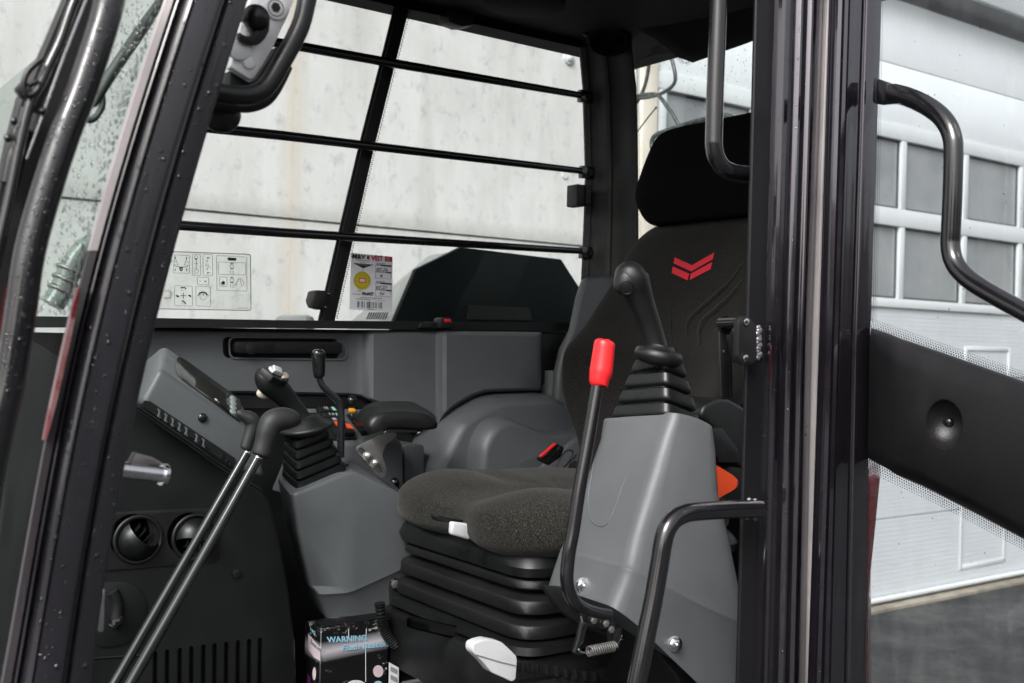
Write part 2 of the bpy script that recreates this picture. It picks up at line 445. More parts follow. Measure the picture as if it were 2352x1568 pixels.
def bvh(o):
    me = o.data; org = ORG[o.name]
    return BVHTree.FromPolygons([v.co + org for v in me.vertices], [tuple(p.vertices) for p in me.polygons])
def hit(tree, px, py, off=.0015):
    d = ray(px, py).normalized(); loc, nrm, i, ds = tree.ray_cast(CAM, d)
    if loc is None: return None
    if nrm.dot(d) > 0: nrm = -nrm
    return loc + nrm * off, nrm
def B(pts, b): return [onB(x, y, b) for x, y in pts]
def px2m(p, n): return n / FPX * dep(p)
def rbox_poly(poly, r, segs=4):     # round the corners of a closed polygon of points
    out = []; n = len(poly); poly = [V(p) for p in poly]
    for i in range(n):
        p = poly[i]; a = poly[i - 1] - p; c = poly[(i + 1) % n] - p
        ra = min(r, a.length * .48); rc = min(r, c.length * .48)
        p0 = p + a.normalized() * ra; p2 = p + c.normalized() * rc
        for k in range(segs + 1):
            t = k / segs
            out.append(p0 * (1 - t) ** 2 + p * 2 * t * (1 - t) + p2 * t * t)
    return out
def ribbon(mb, pts, wd, nrm, thick=.0004):   # flat line of print
    pts = [V(p) for p in pts]; m = len(pts); L = []; R = []
    for i in range(m):
        tn = (pts[min(i + 1, m - 1)] - pts[max(i - 1, 0)]).normalized(); s_ = tn.cross(nrm).normalized() * wd / 2
        L.append(pts[i] + s_); R.append(pts[i] - s_)
    n_ = V(nrm).normalized() * thick
    for i in range(m - 1):
        mb.prism([L[i], L[i + 1], R[i + 1], R[i]], n_)
def ftext(name, s, p0, px_, py_, size, m, parent, ext=.0003, lift=V((0, 0, 0)), bold=0.0, shear=0.0, space=1.0):
    cu = bpy.data.curves.new("t", 'FONT'); cu.body = s; cu.size = 1.0; cu.offset = bold; cu.shear = shear; cu.space_character = space
    cu.extrude = .02; cu.resolution_u = 3
    ob = bpy.data.objects.new("t", cu); C.objects.link(ob)
    dg = bpy.context.evaluated_depsgraph_get(); dg.update()
    me = bpy.data.meshes.new_from_object(ob.evaluated_get(dg)); bpy.data.objects.remove(ob)
    w_ = max([v.co.x for v in me.vertices] or [1]); org = ORG[parent.name] if parent is not None else V((0, 0, 0))
    xa = (px_ - p0) / w_; ya = (py_ - p0) / .72 * size; n = xa.cross(ya).normalized()
    if n.dot(CAM - p0) < 0: n = -n
    for v in me.vertices:
        v.co = p0 + xa * v.co.x + ya * v.co.y + n * (ext * (v.co.z / .02 + 1) * .5) + lift - org
    me.name = name; me.materials.clear(); me.materials.append(m)
    o = bpy.data.objects.new(name, me); C.objects.link(o)
    if parent is not None: o.parent = parent
    ORG[o.name] = org
    return o
# ================================================================== SETTING
BF = 4.68                          # distance of the building front
g = MB().add([(-150, -150, -.065), (150, -150, -.065), (150, 150, -.065), (-150, 150, -.065)], [(0, 1, 2, 3)]).build("ground", asph, smooth=0); structure(g)
k = MB()
xs = [-8 + i * .5 for i in range(60)]
edge = [BF - .115 + random.uniform(-.012, .012) for _ in xs]
for i in range(len(xs) - 1):
    k.prism([(xs[i], edge[i], -.09), (xs[i + 1], edge[i + 1], -.09), (xs[i + 1], BF + .1, -.09), (xs[i], BF + .1, -.09)], (0, 0, .045))
structure(k.build("concrete_apron", kerb_m, smooth=0))
h = MB(); N = 420; lo = []; hi = []
for i in range(N):
    t = 2 * math.pi * i / N; near_ = math.sin(t) < -.30; r = 42 if near_ else 95
    z = (5.2 if near_ else 5) + 2.6 * math.sin(t * 9.3) + 1.6 * math.sin(t * 23 + 1) + (random.random() ** 3 * 3.5 if i % 2 else 0) + random.uniform(-.4, .4)
    lo.append((r * math.cos(t), r * math.sin(t), -1)); hi.append((r * 1.03 * math.cos(t), r * 1.03 * math.sin(t), z))
h.loft([lo, hi], cap=False)
structure(h.build("distant_woodland", hill_m, smooth=0))

# concrete part of the facade: cast panels with recessed joints
cw = thing("concrete_wall", "tall pale concrete wall with rust stain and dark joint, beyond the far cab window", "wall", (-1, BF, 0))
J = .0005
xp = [-7.0, -4.4, -1.15, 2.12, 4.27]; zp = [-0.04, 2.29, 4.24]
for i in range(4):
    for j in range(2):
        m_ = MB().box((xp[i] + J / 2, BF, zp[j] + .006 * j), (xp[i + 1] - J / 2, BF + .2, zp[j + 1] - .006 * (1 - j)))
        m_.build("panel", conc, cw, smooth=0)
MB().box((-7, BF + .03, -.045), (4.27, BF + .26, 4.235)).build("core", conc, cw)
bp = onB(1305, 133, BF)
MB().disc(bp + V((0, .0, 0)), (0, -1, 0), .034, .012, 20).ball(bp + V((0, -.012, 0)), .026, 14, 8, (1, .6, 1)).build("anchor_bolt", door_white, cw, smooth=50)
for (bx, by) in ((1297, 402),):
    q = onB(bx, by, BF); MB().disc(q, (0, -1, 0), .02, .006, 14).build("anchor_bolt", conc, cw)

pier = MB().box((4.27, BF - .03, -.045), (4.385, BF + .2, 4.24)).build("wall_pier", cream_wall, None, bevel=.004)
tag(pier, "narrow cream pier between the concrete wall and the sectional door", "pier")

# sectional door
dx0 = 4.385; dx1 = 12.1
gd = thing("sectional_door", "wide pale grey sectional garage door with two rows of window panes", "garage door", ((dx0 + dx1) / 2, BF, 0))
mull = [dx0 + .055 + i * .79 for i in range(10)]
rows = [(2.126, 2.635), (2.765, 3.25)]
fr = MB()
fr.box((dx0, BF - .02, 2.06), (dx1, BF + .03, 2.124))
fr.box((dx0, BF - .022, 2.637), (dx1, BF + .03, 2.763))
fr.box((dx0, BF - .02, 3.252), (dx1, BF + .03, 3.36))
fr.box((dx0, BF - .03, -.03), (dx0 + .035, BF + .03, 2.058))
fr.build("rail", door_white, gd, bevel=.006)
for i, mx_ in enumerate(mull):
    for (z0, z1) in rows:
        MB().box((mx_ - .03, BF - .018, z0 - .001), (mx_ + .03, BF + .03, z1 + .001)).build("mullion", door_white, gd, bevel=.004)
for i in range(len(mull) - 1):
    for (z0, z1) in rows:
        f_ = MB().box((mull[i] + .031, BF + .012, z0), (mull[i + 1] - .031, BF + .02, z1)).build("pane", pane_m, gd)
        e_ = MB(); x0, x1 = mull[i] + .031, mull[i + 1] - .031
        for lo_, hi_ in (((x0, BF + .004, z0), (x0 + .012, BF + .0115, z1)), ((x1 - .012, BF + .004, z0), (x1, BF + .0115, z1)),
                         ((x0 + .0121, BF + .004, z0), (x1 - .0121, BF + .0115, z0 + .012)), ((x0 + .0121, BF + .004, z1 - .012), (x1 - .0121, BF + .0115, z1))):
            e_.box(lo_, hi_)
        e_.build("pane_gasket", black_print, f_)
zs = [0.008, .56, 1.06, 1.56, 2.058]
for a, b in zip(zs, zs[1:]):
    m_ = MB(); prof = []; n = 16
    for i in range(n):
        z0 = lerp(a + .004, b - .004, i / n); z1 = lerp(a + .004, b - .004, (i + .82) / n); z2 = lerp(a + .004, b - .004, (i + 1) / n)
        prof += [(BF, z0), (BF, z1), (BF + .0025, (z1 + z2) / 2)]
    prof += [(BF, b - .004), (BF + .03, b - .004), (BF + .03, a + .004)]
    m_.loft([[(dx0 + .036, y, z) for y, z in prof], [(dx1, y, z) for y, z in prof]])
    m_.build("door_section", door_panel_m, gd, smooth=0)
up = MB().box((dx0, BF - .01, 3.362), (dx1, BF + .03, 3.78)).build("door_section", clad_m, gd, bevel=.004)
MB().tube([(dx0, BF - .012, -.010), (dx1, BF - .012, -.010)], .021, 10).build("bottom_rail", door_white, gd, smooth=60)
MB().box((dx0, BF - .02, -.06), (dx1, BF + .02, -.0315)).build("bottom_seal", rubber, gd)
wk = MB(); x0, x1 = 7.66, 8.30
for lo_, hi_ in (((x0, BF - .008, .10), (x0 + .03, BF + .001, 1.80)), ((x1 - .03, BF - .008, .10), (x1, BF + .001, 1.80)),
                 ((x0 + .031, BF - .008, 1.77), (x1 - .031, BF + .001, 1.80)), ((x0 + .031, BF - .008, .10), (x1 - .031, BF + .001, .13))):
    wk.box(lo_, hi_)
wk.build("wicket_frame", door_white, gd, bevel=.002)
lin = MB().box((dx0, BF - .014, 3.7815), (13.5, BF + .2, 4.24)).build("facade_cladding", clad_m, None, bevel=.004)
tag(lin, "pale blue grey wall cladding above the garage door", "cladding")
ev = thing("roof_eave", "projecting roof eave and gutter above the garage door, top right", "eave", (9, BF, 4.43))
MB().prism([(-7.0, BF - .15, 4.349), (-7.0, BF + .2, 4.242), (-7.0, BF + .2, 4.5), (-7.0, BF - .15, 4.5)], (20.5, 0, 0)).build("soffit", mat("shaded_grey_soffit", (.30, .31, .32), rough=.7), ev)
MB().box((-7.0, BF - .19, 4.345), (13.5, BF - .152, 4.95)).build("fascia", door_white, ev, bevel=.004)
dp = MB()
for i in range(5): pass
# ================================================================== CAB SHELL
cab = thing("excavator_cab", "dark painted excavator cab shell with open doorway, barred far window and black roof lining", "excavator cab", (1.0, 1.5, .95))
def strip(mb, Lp, Rp, prof, ys, bl, br=None, ax=V((0, -1, 0))):
    """surface swept between two edge curves traced on real planes; prof = (share across, height towards the outside)"""
    br = bl if br is None else br
    rings = []
    for y in ys:
        L = onB(curve_x(Lp, y), y, bl); R = onB(curve_x(Rp, y), y, br)
        rings.append([L.lerp(R, t) + ax * d for t, d in prof])
    return mb.loft(rings)
ys = list(range(-160, 1741, 50))
# --- near front pillar (left of the photograph)
AL = [(430, -160), (373, 0), (318, 190), (281, 288), (203, 557), (180, 675), (146, 787), (112, 973), (97, 1022), (68, 1184), (47, 1310), (14, 1508), (0, 1568), (-35, 1740)]
AR = [(625, -160), (576, 0), (508, 217), (484, 298), (420, 525), (403, 573), (359, 750), (339, 838), (318, 957), (302, 1054), (266, 1205), (238, 1364), (216, 1568), (198, 1740)]
AL = [(x, y) for x, y in AL]; AR = [(x, y) for x, y in AR]
PB = 1.0
prof_seal = [(0.01, -.003), (0, .000), (.015, .003), (.095, .004), (.11, .000), (.11, -.03)]
prof_a = [(.135, -.012), (.112, -.006), (.13, .005), (.145, .006), (.155, -.003), (.165, -.003), (.172, .002), (.177, -.002), (.184, -.002), (.190, .001),
          (.280, .0106), (.286, .0108), (.290, .0095), (.294, .006), (.295, .003), (.305, .003), (.312, .009), (.33, .0115), (.56, .013), (.60, .012), (.615, .008),
          (.63, .000), (.66, -.003), (.695, -.002), (.71, .004), (.73, .007), (.92, .004), (.965, .001), (.99, -.006), (1.0, -.02), (1.0, -.05)]
import numpy as np
def fit(P, d=4):
    c_ = np.polyfit([y for x, y in P], [x for x, y in P], d)
    return [(float(np.polyval(c_, y)), y) for y in range(-170, 1761, 25)]
AL, AR = fit(AL), fit(AR)
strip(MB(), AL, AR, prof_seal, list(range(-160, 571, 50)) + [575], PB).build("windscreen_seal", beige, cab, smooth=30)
strip(MB(), AL, AR, prof_seal, [576] + list(range(590, 1741, 50)), PB).build("windscreen_seal", seal_reflect, cab, smooth=30)
ap = strip(MB(), AL, AR, prof_a, ys, PB).build("front_pillar", paint_sheen, cab, smooth=32)
ap_t = bvh(ap)
# red bodywork edge beside the pillar
RL = [(curve_x(AL, y) - 2, y) for y in range(640, 1031, 10)]; RR = [(curve_x(AL, y) - 1 + 10 * math.sin(math.pi * min(max((y - 655) / 360, 0), 1)) ** .6, y) for y in range(640, 1031, 10)]
strip(MB(), RL, RR, [(0, -.006), (0, .003), (1, .006), (1, -.006)], list(range(660, 1011, 25)), PB - .005).build("red_edge_strip", red_paint, cab, smooth=40)
# --- rear door pillar (right of the doorway)
BL = [(1741, -160), (1737, 0), (1717, 784), (1695, 1568), (1690, 1740)]
BR = [(1902, -160), (1899, 0), (1872, 784), (1857, 1568), (1853, 1740)]
strip(MB(), BL, BR, [(0.003, -.005), (0, -.002), (.01, .0), (.2475, .0), (.2475, -.010)], ys, PB).build('pillar_flange', mat('satin_black_flange', (.010, .0095, .011), rough=.3, spec=.25, var=.1), cab, smooth=30)
prof_b = [(.30, -.012), (.249, .0), (.255, .004), (.27, .011), (.295, .0135), (.325, .0125), (.345, .004), (.36, .002), (.50, .002), (.515, .007), (.535, .0115), (.56, .0115), (.575, .004),
          (.585, .002), (.645, .002), (.66, .009), (.68, .0125), (.705, .0125), (.725, .004), (.74, -.001), (.97, -.003), (1.0, -.006), (1.0, -.06)]
bp_ = strip(MB(), BL, BR, prof_b, ys, PB).build("rear_door_pillar", paint, cab, smooth=32)
bp_t = bvh(bp_)
CL = [(1900, -160), (1898, 0), (1871, 784), (1856, 1568), (1852, 1740)]; CR = [(1921, -160), (1918, 0), (1892, 784), (1876, 1568), (1870, 1740)]
strip(MB(), CL, CR, [(0.06, -.006), (.05, -.002), (.2, .003), (.5, .005), (.8, .003), (.97, -.002), (.97, -.05)], ys, PB).build("door_seal_strip", seal_metal, cab, smooth=50)

# --- far side: sill, divider, bars, rear corner pillar
FB = 2.1
sill = MB(); T = [(-160, 722), (360, 730), (649, 735), (1316, 741)]; S = [(-160, 752), (360, 752), (649, 753.5), (1316, 759)]
sill.loft([[onB(x, y, 2.03), onB(x, y, 2.12), onB(x, y2, 2.12), onB(x, y2, 2.03)] for (x, y), (_, y2) in zip(T, S)])
sill.build("window_sill", black_matt, cab, smooth=0)
DL = [(940, -110), (907, 10), (872, 151), (823, 343), (779, 531), (731, 738)]
DR = [(977, -110), (943, 18), (908, 155), (860, 346), (818, 531), (771, 738)]
strip(MB(), DL, DR, [(0, -.004), (0, .0), (.12, .0), (.14, .006), (.45, .006), (.47, .0), (.95, -.001), (.95, -.03)], [-110, 18, 151, 343, 531, 738], 2.075).build("window_divider", black_matt, cab, smooth=30)
fd = MB()                           # printed dots along the divider edge
for i in range(150):
    y = lerp(-20, 730, i / 149); p = onB(curve_x(DR, y) + (1.5 if i % 2 else .2), y, 2.076); fd.disc(p, (0, -1, 0), .0016, .0004, 6)
stuff(fd.build("printed_dots", black_matt, cab, smooth=0))
def bar(pts, b, rpx):
    P = B(pts, b); r = px2m(P[0], rpx)
    m_ = MB(); m_.tube(P[:-1] + [P[-1]], [r] * (len(P) - 1) + [r * .8], 14)
    o_ = m_.build("window_bar", paint2, cab, smooth=60)
    q = onB(pts[-1][0] + 17, pts[-1][1] + 4, b)
    w_ = px2m(q, 1)
    bk = MB().box((q.x - 19 * w_, q.y - .004, q.z - 14 * w_), (q.x + 22 * w_, q.y + .012, q.z + 14 * w_))
    bk2 = bk.build("bar_lug", paint2, o_, bevel=.002)
    MB().disc(q + V((0.004, -.0042, 0)), (0, -1, 0), 8 * w_, .003, 8).build("bolt", black_matt, o_)
bar([(455, 68), (500, 76), (681, 105), (909, 146), (1330, 218)], 2.03, 12)
bar([(440, 289), (484, 294), (649, 311), (1333, 392)], 2.03, 12)
bar([(370, 514), (423, 518), (649, 534), (1333, 576)], 2.03, 12)
MB().add(B([(-160, -160), (1345, -160), (1345, 750), (-160, 750)], 2.09), [(0, 1, 2, 3)]).build("side_glass", side_glass, cab, smooth=0)
# rear corner pillar, black, with ribs
KL = [(1328, -60), (1332, 100), (1341, 200), (1347, 400), (1342, 560), (1330, 800)]
KR = [(1440, -60), (1450, 110), (1461, 170), (1465, 350), (1466, 550), (1466, 800)]
def strip2(mb, Lp, Rp, prof, ys_, bl, br):
    return strip(mb, Lp, Rp, prof, ys_, bl, br)
strip(MB(), KL, KR, [(0, -.006), (0, .0), (.10, .0), (.12, -.008), (.2, -.01), (.34, -.008), (.36, .004), (.42, .006), (.46, .006), (.48, -.006), (.62, -.008), (.78, -.004), (.8, .006), (.92, .010), (.97, .006), (1, -.002), (1, -.06)],
      [-60, 60, 130, 200, 300, 400, 500, 600, 700, 800], 2.04, 1.93).build("rear_corner_pillar", black_matt, cab, smooth=30)
q = onB(1335, 450, 2.0)
MB().box((q.x - .021, 1.99, q.z - .026), (q.x + .004, 2.03, q.z + .026)).box((q.x + .0045, 1.985, q.z - .022), (q.x + .02, 2.03, q.z + .028)).build("window_catch", black_matt, cab, bevel=.003)
# roof: lining and outer skin
zc = 2.468
rf = MB().box((.32, .98, zc + .002), (1.93, 2.14, zc + .09)).build("roof", lining, cab, bevel=.01)
ln = MB()
pts = [(860, -3), (906, 8), (1029, 33), (1029, 35), (1200, 74), (1331, 103)]
ln.loft([[onB(x, y + 6, 2.02), onB(x, y + 6, 2.08), onB(x, y + 6, 2.08) + V((0, 0, .12)), onB(x, y + 6, 2.02) + V((0, 0, .12))] for x, y in [(560, -70)] + pts])
ln.build("window_header", lining, cab, smooth=30)
q0, q1 = onB(1032, 35, 2.01), onB(1087, 47, 2.01)
MB().prism([q0 + V((0, 0, .02)), q1 + V((0, 0, .02)), onB(1087, 58, 2.01), onB(1060, 60, 2.01), onB(1031, 49, 2.01)], (0, .04, 0)).build("header_clip", black_matt, cab, bevel=.002)
# hanging rear part of the lining, its lower edge curves over the rear window
RW = 1.86                           # plane of the rear window
low = [(1300, 96), (1340, 104), (1400, 118), (1452, 131), (1460, 128), (1490, 120), (1528, 114), (1550, 118), (1563, 132), (1572, 139), (1600, 129), (1628, 118), (1680, 100), (1733, 80), (1800, 57)]
m_ = MB(); A1 = [onA(x, y, RW - .03) for x, y in low]
m_.loft([[p + V((.028, 0, 0)), p + V((-.015, 0, .003)), p + V((-.10, 0, .035)), p + V((-.30, 0, .075)), V((p.x - .34, p.y, zc + .1)), V((p.x + .028, p.y, zc + .1))] for p in A1])
m_.build("roof_lining", lining, cab, smooth=60, tri=True)
q = onA(1400, 92, 1.66)
MB().torus(q, (-.3, -.35, -1), .045, .008, 28, 8).disc(q + V((0, 0, .006)), (-.3, -.35, -1), .04, -.004, 24).build("roof_speaker", lining, cab, smooth=50)
q = onA(1352, 80, 1.62)
MB().ball(q, .011, 10, 8, (1.6, .8, .5)).build("glint_bead", grey_dk, cab, smooth=80)  # small bead added in place of a light glint by the speaker
q = onZ(1205, -6, 2.458)
MB().disc(q, (0, 0, -1), .085, .018, 28).build("roof_lamp", lining, cab, bevel=.005)
MB().box((1.34, 1.22, zc - .03), (1.56, 1.42, zc)).build("roof_console", black_gloss, cab, bevel=.004)

# rear window with printed dot border
gl = MB(); gp = [(1462, 125), (1490, 118), (1528, 112), (1552, 117), (1572, 137), (1628, 115), (1733, 77), (1820, 50), (1830, 900), (1466, 900)]
gl.add([onA(x, y, RW) for x, y in gp], [tuple(range(len(gp)))])
rg = gl.build("rear_glass", rear_glass_m, cab, smooth=0)
def dots(mb, line, pfun, nrm, pitch, rows, r0, r1, side=1):
    """rows of printed dots beside a polyline given in photo px"""
    acc = 0
    for (xa, ya), (xb, yb) in zip(line, line[1:]):
        L = math.hypot(xb - xa, yb - ya); ux, uy = (xb - xa) / L, (yb - ya) / L; nx, ny = -uy * side, ux * side
        n = max(int(L / pitch), 1)
        for i in range(n):
            for r in range(rows):
                t = (i + (.5 if r % 2 else 0)) * L / n; o_ = (r + .4) * pitch * .87
                x, y = xa + ux * t + nx * o_, ya + uy * t + ny * o_
                p = pfun(x, y); mb.disc(p, nrm, px2m(p, lerp(r0, r1, r / max(rows - 1, 1))), .0003, 6)
dm = MB()
dots(dm, [(1466, 620), (1464, 350), (1462, 170), (1460, 140), (1470, 130), (1490, 124), (1528, 117), (1552, 122), (1565, 136), (1574, 143), (1628, 121), (1733, 84)], lambda x, y: onA(x, y, RW - .0006), V((-1, 0, 0)), 3.6, 3, 1.7, .8, 1)
stuff(dm.build("printed_dots", black_matt, rg, smooth=0))
# rear wall under the rear window, floor, far side wall, inside of the doorway sill
MB().box((1.80, 1.41, .95), (1.90, 2.13, 1.86)).build("rear_wall", grey_dk, cab, bevel=.01)
MB().prism([(.20, 1.02, .88), (1.40, 1.02, .88), (1.9, 1.43, .88), (1.92, 2.14, .88), (.20, 2.14, .88)], (0, 0, .07)).build("floor", rubber, cab, bevel=.004)
MB().box((.18, 2.09, .95), (1.92, 2.14, 1.745)).build("side_wall", grey_dk, cab)
MB().box((.14, 1.02, .95), (.17, 2.13, 1.30)).build("front_wall", grey_dk, cab)
MB().prism([(.16, 1.0, .5), (1.40, 1.0, .5), (1.9, 1.45, .5), (1.95, 2.16, .5), (.16, 2.16, .5)], (0, 0, .379)).build("cab_base", paint, cab, bevel=.02)
# far front pillar and windscreen
ws = MB(); L1 = []; L2 = []
for y in ys:
    p = onB(curve_x(AL, y) + 4, y, PB + .01); L1.append(p); L2.append(V((p.x, 2.08, p.z)))
wsg = MB()
for i in range(len(L1) - 1):
    if L1[i].z < 1.31: break
    wsg.add([L1[i], L1[i + 1], L2[i + 1], L2[i]], [(0, 1, 2, 3)])
wso = wsg.build("windscreen", wind_glass_m, cab, smooth=0)
ws_t = bvh(wso)
MB().tube([V((p.x, 2.11, p.z)) for p in L1], .035, 8).build("far_front_pillar", paint, cab, smooth=50)

# --- trim panel below the far window
def colB(x, yt, yb, b):
    return [onB(x, yt, b + .07), onB(x, yt + 1, b + .014), onB(x, yt + 5, b + .004), onB(x, yt + 10, b), onB(x, lerp(yt, yb, .5), b), onB(x, yb - 8, b), onB(x, yb - 3, b + .004), onB(x, yb, b + .013), onB(x, yb + 1, b + .07)]
top = [(300, 750), (649, 754.5), (840, 757), (1010, 759), (1242, 762), (1320, 764)]
bot = [(300, 905), (560, 905), (800, 910), (835, 914), (860, 925), (920, 950), (1005, 990), (1012, 966), (1030, 945), (1056, 927), (1085, 911), (1117, 901), (1232, 897)]
bb_ = [(300, 2.065), (818, 2.065), (832, 2.06), (846, 2.045), (858, 2.038), (1000, 2.030), (1008, 2.022), (1016, 2.010), (1026, 2.004), (1226, 1.99), (1236, 1.992), (1243, 2.004)]
cols = []
xs_ = sorted(set([300, 360, 480, 560, 640, 720, 800, 818, 825, 832, 839, 846, 852, 858, 880, 920, 960, 1000, 1004, 1008, 1012, 1016, 1021, 1026, 1035, 1045, 1056, 1070, 1085, 1100, 1117, 1150, 1190, 1226, 1231, 1236, 1240, 1243]))
for x in xs_:
    cols.append(colB(x, curve_y(top, x), curve_y(bot, x), curve_y(bb_, x)))
tp = MB().loft(cols).build("side_trim_panel", grey, cab, smooth=50)
# recessed pull handle
rc = MB().prism(rbox_poly(B([(526, 774), (792, 776), (797, 826), (528, 823)], 2.03), .014, 6), (0, .062, 0)); cut(tp, rc)
MB().prism(rbox_poly(B([(523, 771), (796, 773), (801, 829), (525, 826)], 2.085), .014, 5), (0, .004, 0)).build("recess_floor", grey_dk, cab)
rim = MB(); rp_ = rbox_poly(B([(526, 774), (792, 776), (797, 826), (528, 823)], 2.064), .014, 6); rim.tube(rp_ + [rp_[0], rp_[1]], .0022, 8, False); rim.build("recess_rim", grey, cab, smooth=80)
hd = MB().prism(rbox_poly(B([(538, 783), (786, 785), (788, 812), (540, 812)], 2.052), .008, 4), (0, .03, 0)).build("pull_handle", black_matt, cab, bevel=.003)
MB().prism(rbox_poly(B([(540, 785), (632, 785), (628, 811), (542, 811)], 2.050), .006, 4), (0, .005, 0)).build("latch_paddle", trim, hd, bevel=.0015)
MB().disc(onB(577, 800, 2.050), (0, -1, 0), .012, .0015, 20).build("latch_button", trim, hd, bevel=.0005)
# dark end piece and black gap below the panel
dk = MB()
cols = [colB(x, yt, yb, b) for x, yt, yb, b in ((1243, 763, 884, 2.012), (1262, 763, 886, 2.016), (1300, 764, 890, 2.02), (1312, 764, 892, 2.02))]
dk.loft(cols).build("trim_end_panel", grey_dk, cab, smooth=50)
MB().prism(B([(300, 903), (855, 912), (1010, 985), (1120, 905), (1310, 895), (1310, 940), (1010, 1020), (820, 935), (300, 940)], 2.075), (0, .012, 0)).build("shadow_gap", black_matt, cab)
# catch on the sill
MB().prism(B([(962, 753), (968, 741), (988, 739), (1009, 741), (1016, 753)], 2.02), (0, .02, 0)).build("sill_catch", black_matt, cab, bevel=.002)
sc_ = MB().prism(B([(1010, 753), (1012, 733), (1018, 729), (1036, 730), (1041, 738), (1050, 754)], 2.005), (0, .03, 0)).build("sill_switch", black_matt, cab, bevel=.002)
MB().prism(B([(1020, 732), (1035, 732.5), (1038, 740), (1023, 740)], 2.003), (0, .004, 0)).build("red_key", red_knob, sc_, bevel=.001)
mc = MB().prism(B([(723, 668), (733, 666), (762, 668), (760, 690), (745, 712), (722, 706), (717, 690)], 2.04), (0, .035, 0)).build("divider_catch", black_matt, cab, bevel=.004)
for x, y in ((755, 675), (748, 706)): MB().ball(onB(x, y, 2.037), .004, 8, 6).build("screw", paint2, mc)

# --- grey moulded cowls behind and beside the seat
cow = thing("wheelhouse_cowl", "rounded grey plastic cowl between far armrest and seat back", "cowl", (1.5, 2.0, .96))
c1 = [(930, 1150), (952, 1085), (978, 1035), (1012, 968), (1034, 946), (1060, 929), (1088, 914), (1120, 905), (1170, 902), (1232, 901), (1262, 912), (1300, 934), (1345, 1000), (1345, 1150)]
def dome(outline, b, depth_, shrink, name, m, par, cen):
    """outline on plane b, its face pulled towards the viewer and rounded"""
    rings = []
    for k in range(7):
        t = k / 6 * math.pi / 2
        sc = 1 - shrink * (1 - math.cos(t)); off = depth_ * math.sin(t)
        rings.append([onB(cen[0] + (x - cen[0]) * sc, cen[1] + (y - cen[1]) * sc, b) + V((0, -off, 0)) for x, y in outline])
    back = [onB(x, y, b) + V((0, .16, 0)) for x, y in outline]
    return MB().loft([back] + rings).build(name, m, par, smooth=60, tri=False)
dome(catmull(c1, 4), 2.02, .07, .14, "cowl_shell", grey, cow, (1150, 1090))
c2 = [(1068, 1160), (1072, 1060), (1080, 1010), (1100, 973), (1125, 958), (1150, 957), (1190, 972), (1245, 990), (1300, 986), (1330, 990), (1330, 1160)]
dome(catmull(c2, 4), 1.95, .05, .16, "cowl_boss", grey, cow, (1200, 1090))
MB().tube([onB(1268, 850, 2.02), onB(1268, 905, 2.02), onB(1270, 960, 2.02)], .028, 20).build("corner_post", grey, cow, smooth=60)
sh = MB().prism(B([(1347, 640), (1366, 635), (1500, 628), (1500, 1000), (1300, 1000), (1280, 930), (1284, 850), (1296, 800), (1318, 757), (1334, 680)], 1.97), (0, .026, 0)).build("seat_back_shroud", grey, cow, bevel=.010, segs=3)
sg = MB().prism(B([(1226, 1090), (1332, 1003), (1360, 1000), (1360, 1130), (1226, 1130)], 1.83), (0, .02, 0)).build("belt_anchor_cover", grey, cow, bevel=.006)
MB().prism(rbox_poly(B([(930, 1020), (975, 1020), (975, 1150), (930, 1150)], 1.985), .01), (0, .1, 0)).build("cowl_edge", grey, cow, bevel=.01)
# side console with switches
scn = thing("switch_console", "grey console block with rows of rocker switches under the far armrest", "control panel", (1.0, 1.98, .96))
F_ = [(700, 1021), (925, 1018), (929, 1140), (700, 1150)]
Bk = [(700, 935), (852, 937), (905, 962), (900, 1000)]
f3 = B(F_, 1.90); b3 = [onB(700, 935, 2.03), onB(858, 937, 2.03), V((f3[2].x - .02, 2.06, f3[2].z)), V((f3[3].x, 2.06, f3[3].z))]
body_sc = MB().loft([f3, b3]).build("console_block", grey, scn, bevel=.006)
sp0 = f3[0]; spn = (f3[1] - f3[0]).cross(b3[0] - f3[0]).normalized()
if spn.dot(CAM - sp0) < 0: spn = -spn
def onS(px, py): return onP(px, py, sp0 + spn * .002, spn)
def zA(x, y): return (519.5 + x * .2259, 785.2 + y * .2259)
def sw(name, quad, m, par, h=.006, bev=.0012):
    return MB().prism([onS(*zA(x, y)) for x, y in quad], spn * h).build(name, m, par, bevel=bev)
sw("switch_plate", [(905, 690), (1110, 690), (1330, 990), (1070, 1000)], rubber, scn, .003)
sw("switch_plate", [(1215, 745), (1320, 745), (1470, 930), (1370, 950)], rubber, scn, .003)
def rocker(quad, marks):
    r = sw("rocker_switch", quad, grip_rubber, scn, .0085, .0018)
    for mq, mm in marks:
        MB().prism([onS(*zA(x, y)) + spn * .009 for x, y in mq], spn * .0006).build("switch_mark", mm, r)
rocker([(915, 692), (1105, 700), (1135, 745), (955, 738)], [([(980, 697), (990, 697), (1006, 722), (996, 722)], grey_print), ([(1003, 697), (1013, 697), (1030, 724), (1020, 724)], grey_print), ([(1055, 700), (1085, 702), (1112, 738), (1078, 734)], mint_pl)])
rocker([(960, 750), (1120, 755), (1150, 800), (990, 795)], [([(1030, 758), (1038, 758), (1052, 784), (1044, 784)], grey_print), ([(1062, 762), (1080, 762), (1092, 782), (1072, 782)], grey_print), ([(1100, 760), (1120, 762), (1135, 792), (1112, 790)], mint_pl)])
rocker([(1000, 805), (1180, 812), (1215, 858), (1035, 850)], [([(1062, 812), (1100, 812), (1118, 834), (1080, 836)], grey_print)])
rk = sw("rocker_switch", [(1045, 862), (1235, 872), (1300, 975), (1100, 975)], rubber, scn, .012, .002)
MB().prism([onS(*zA(x, y)) + spn * .0123 for x, y in [(1080, 865), (1118, 865), (1130, 905), (1105, 908)]], spn * .001).build("orange_key", orange_pl, rk)
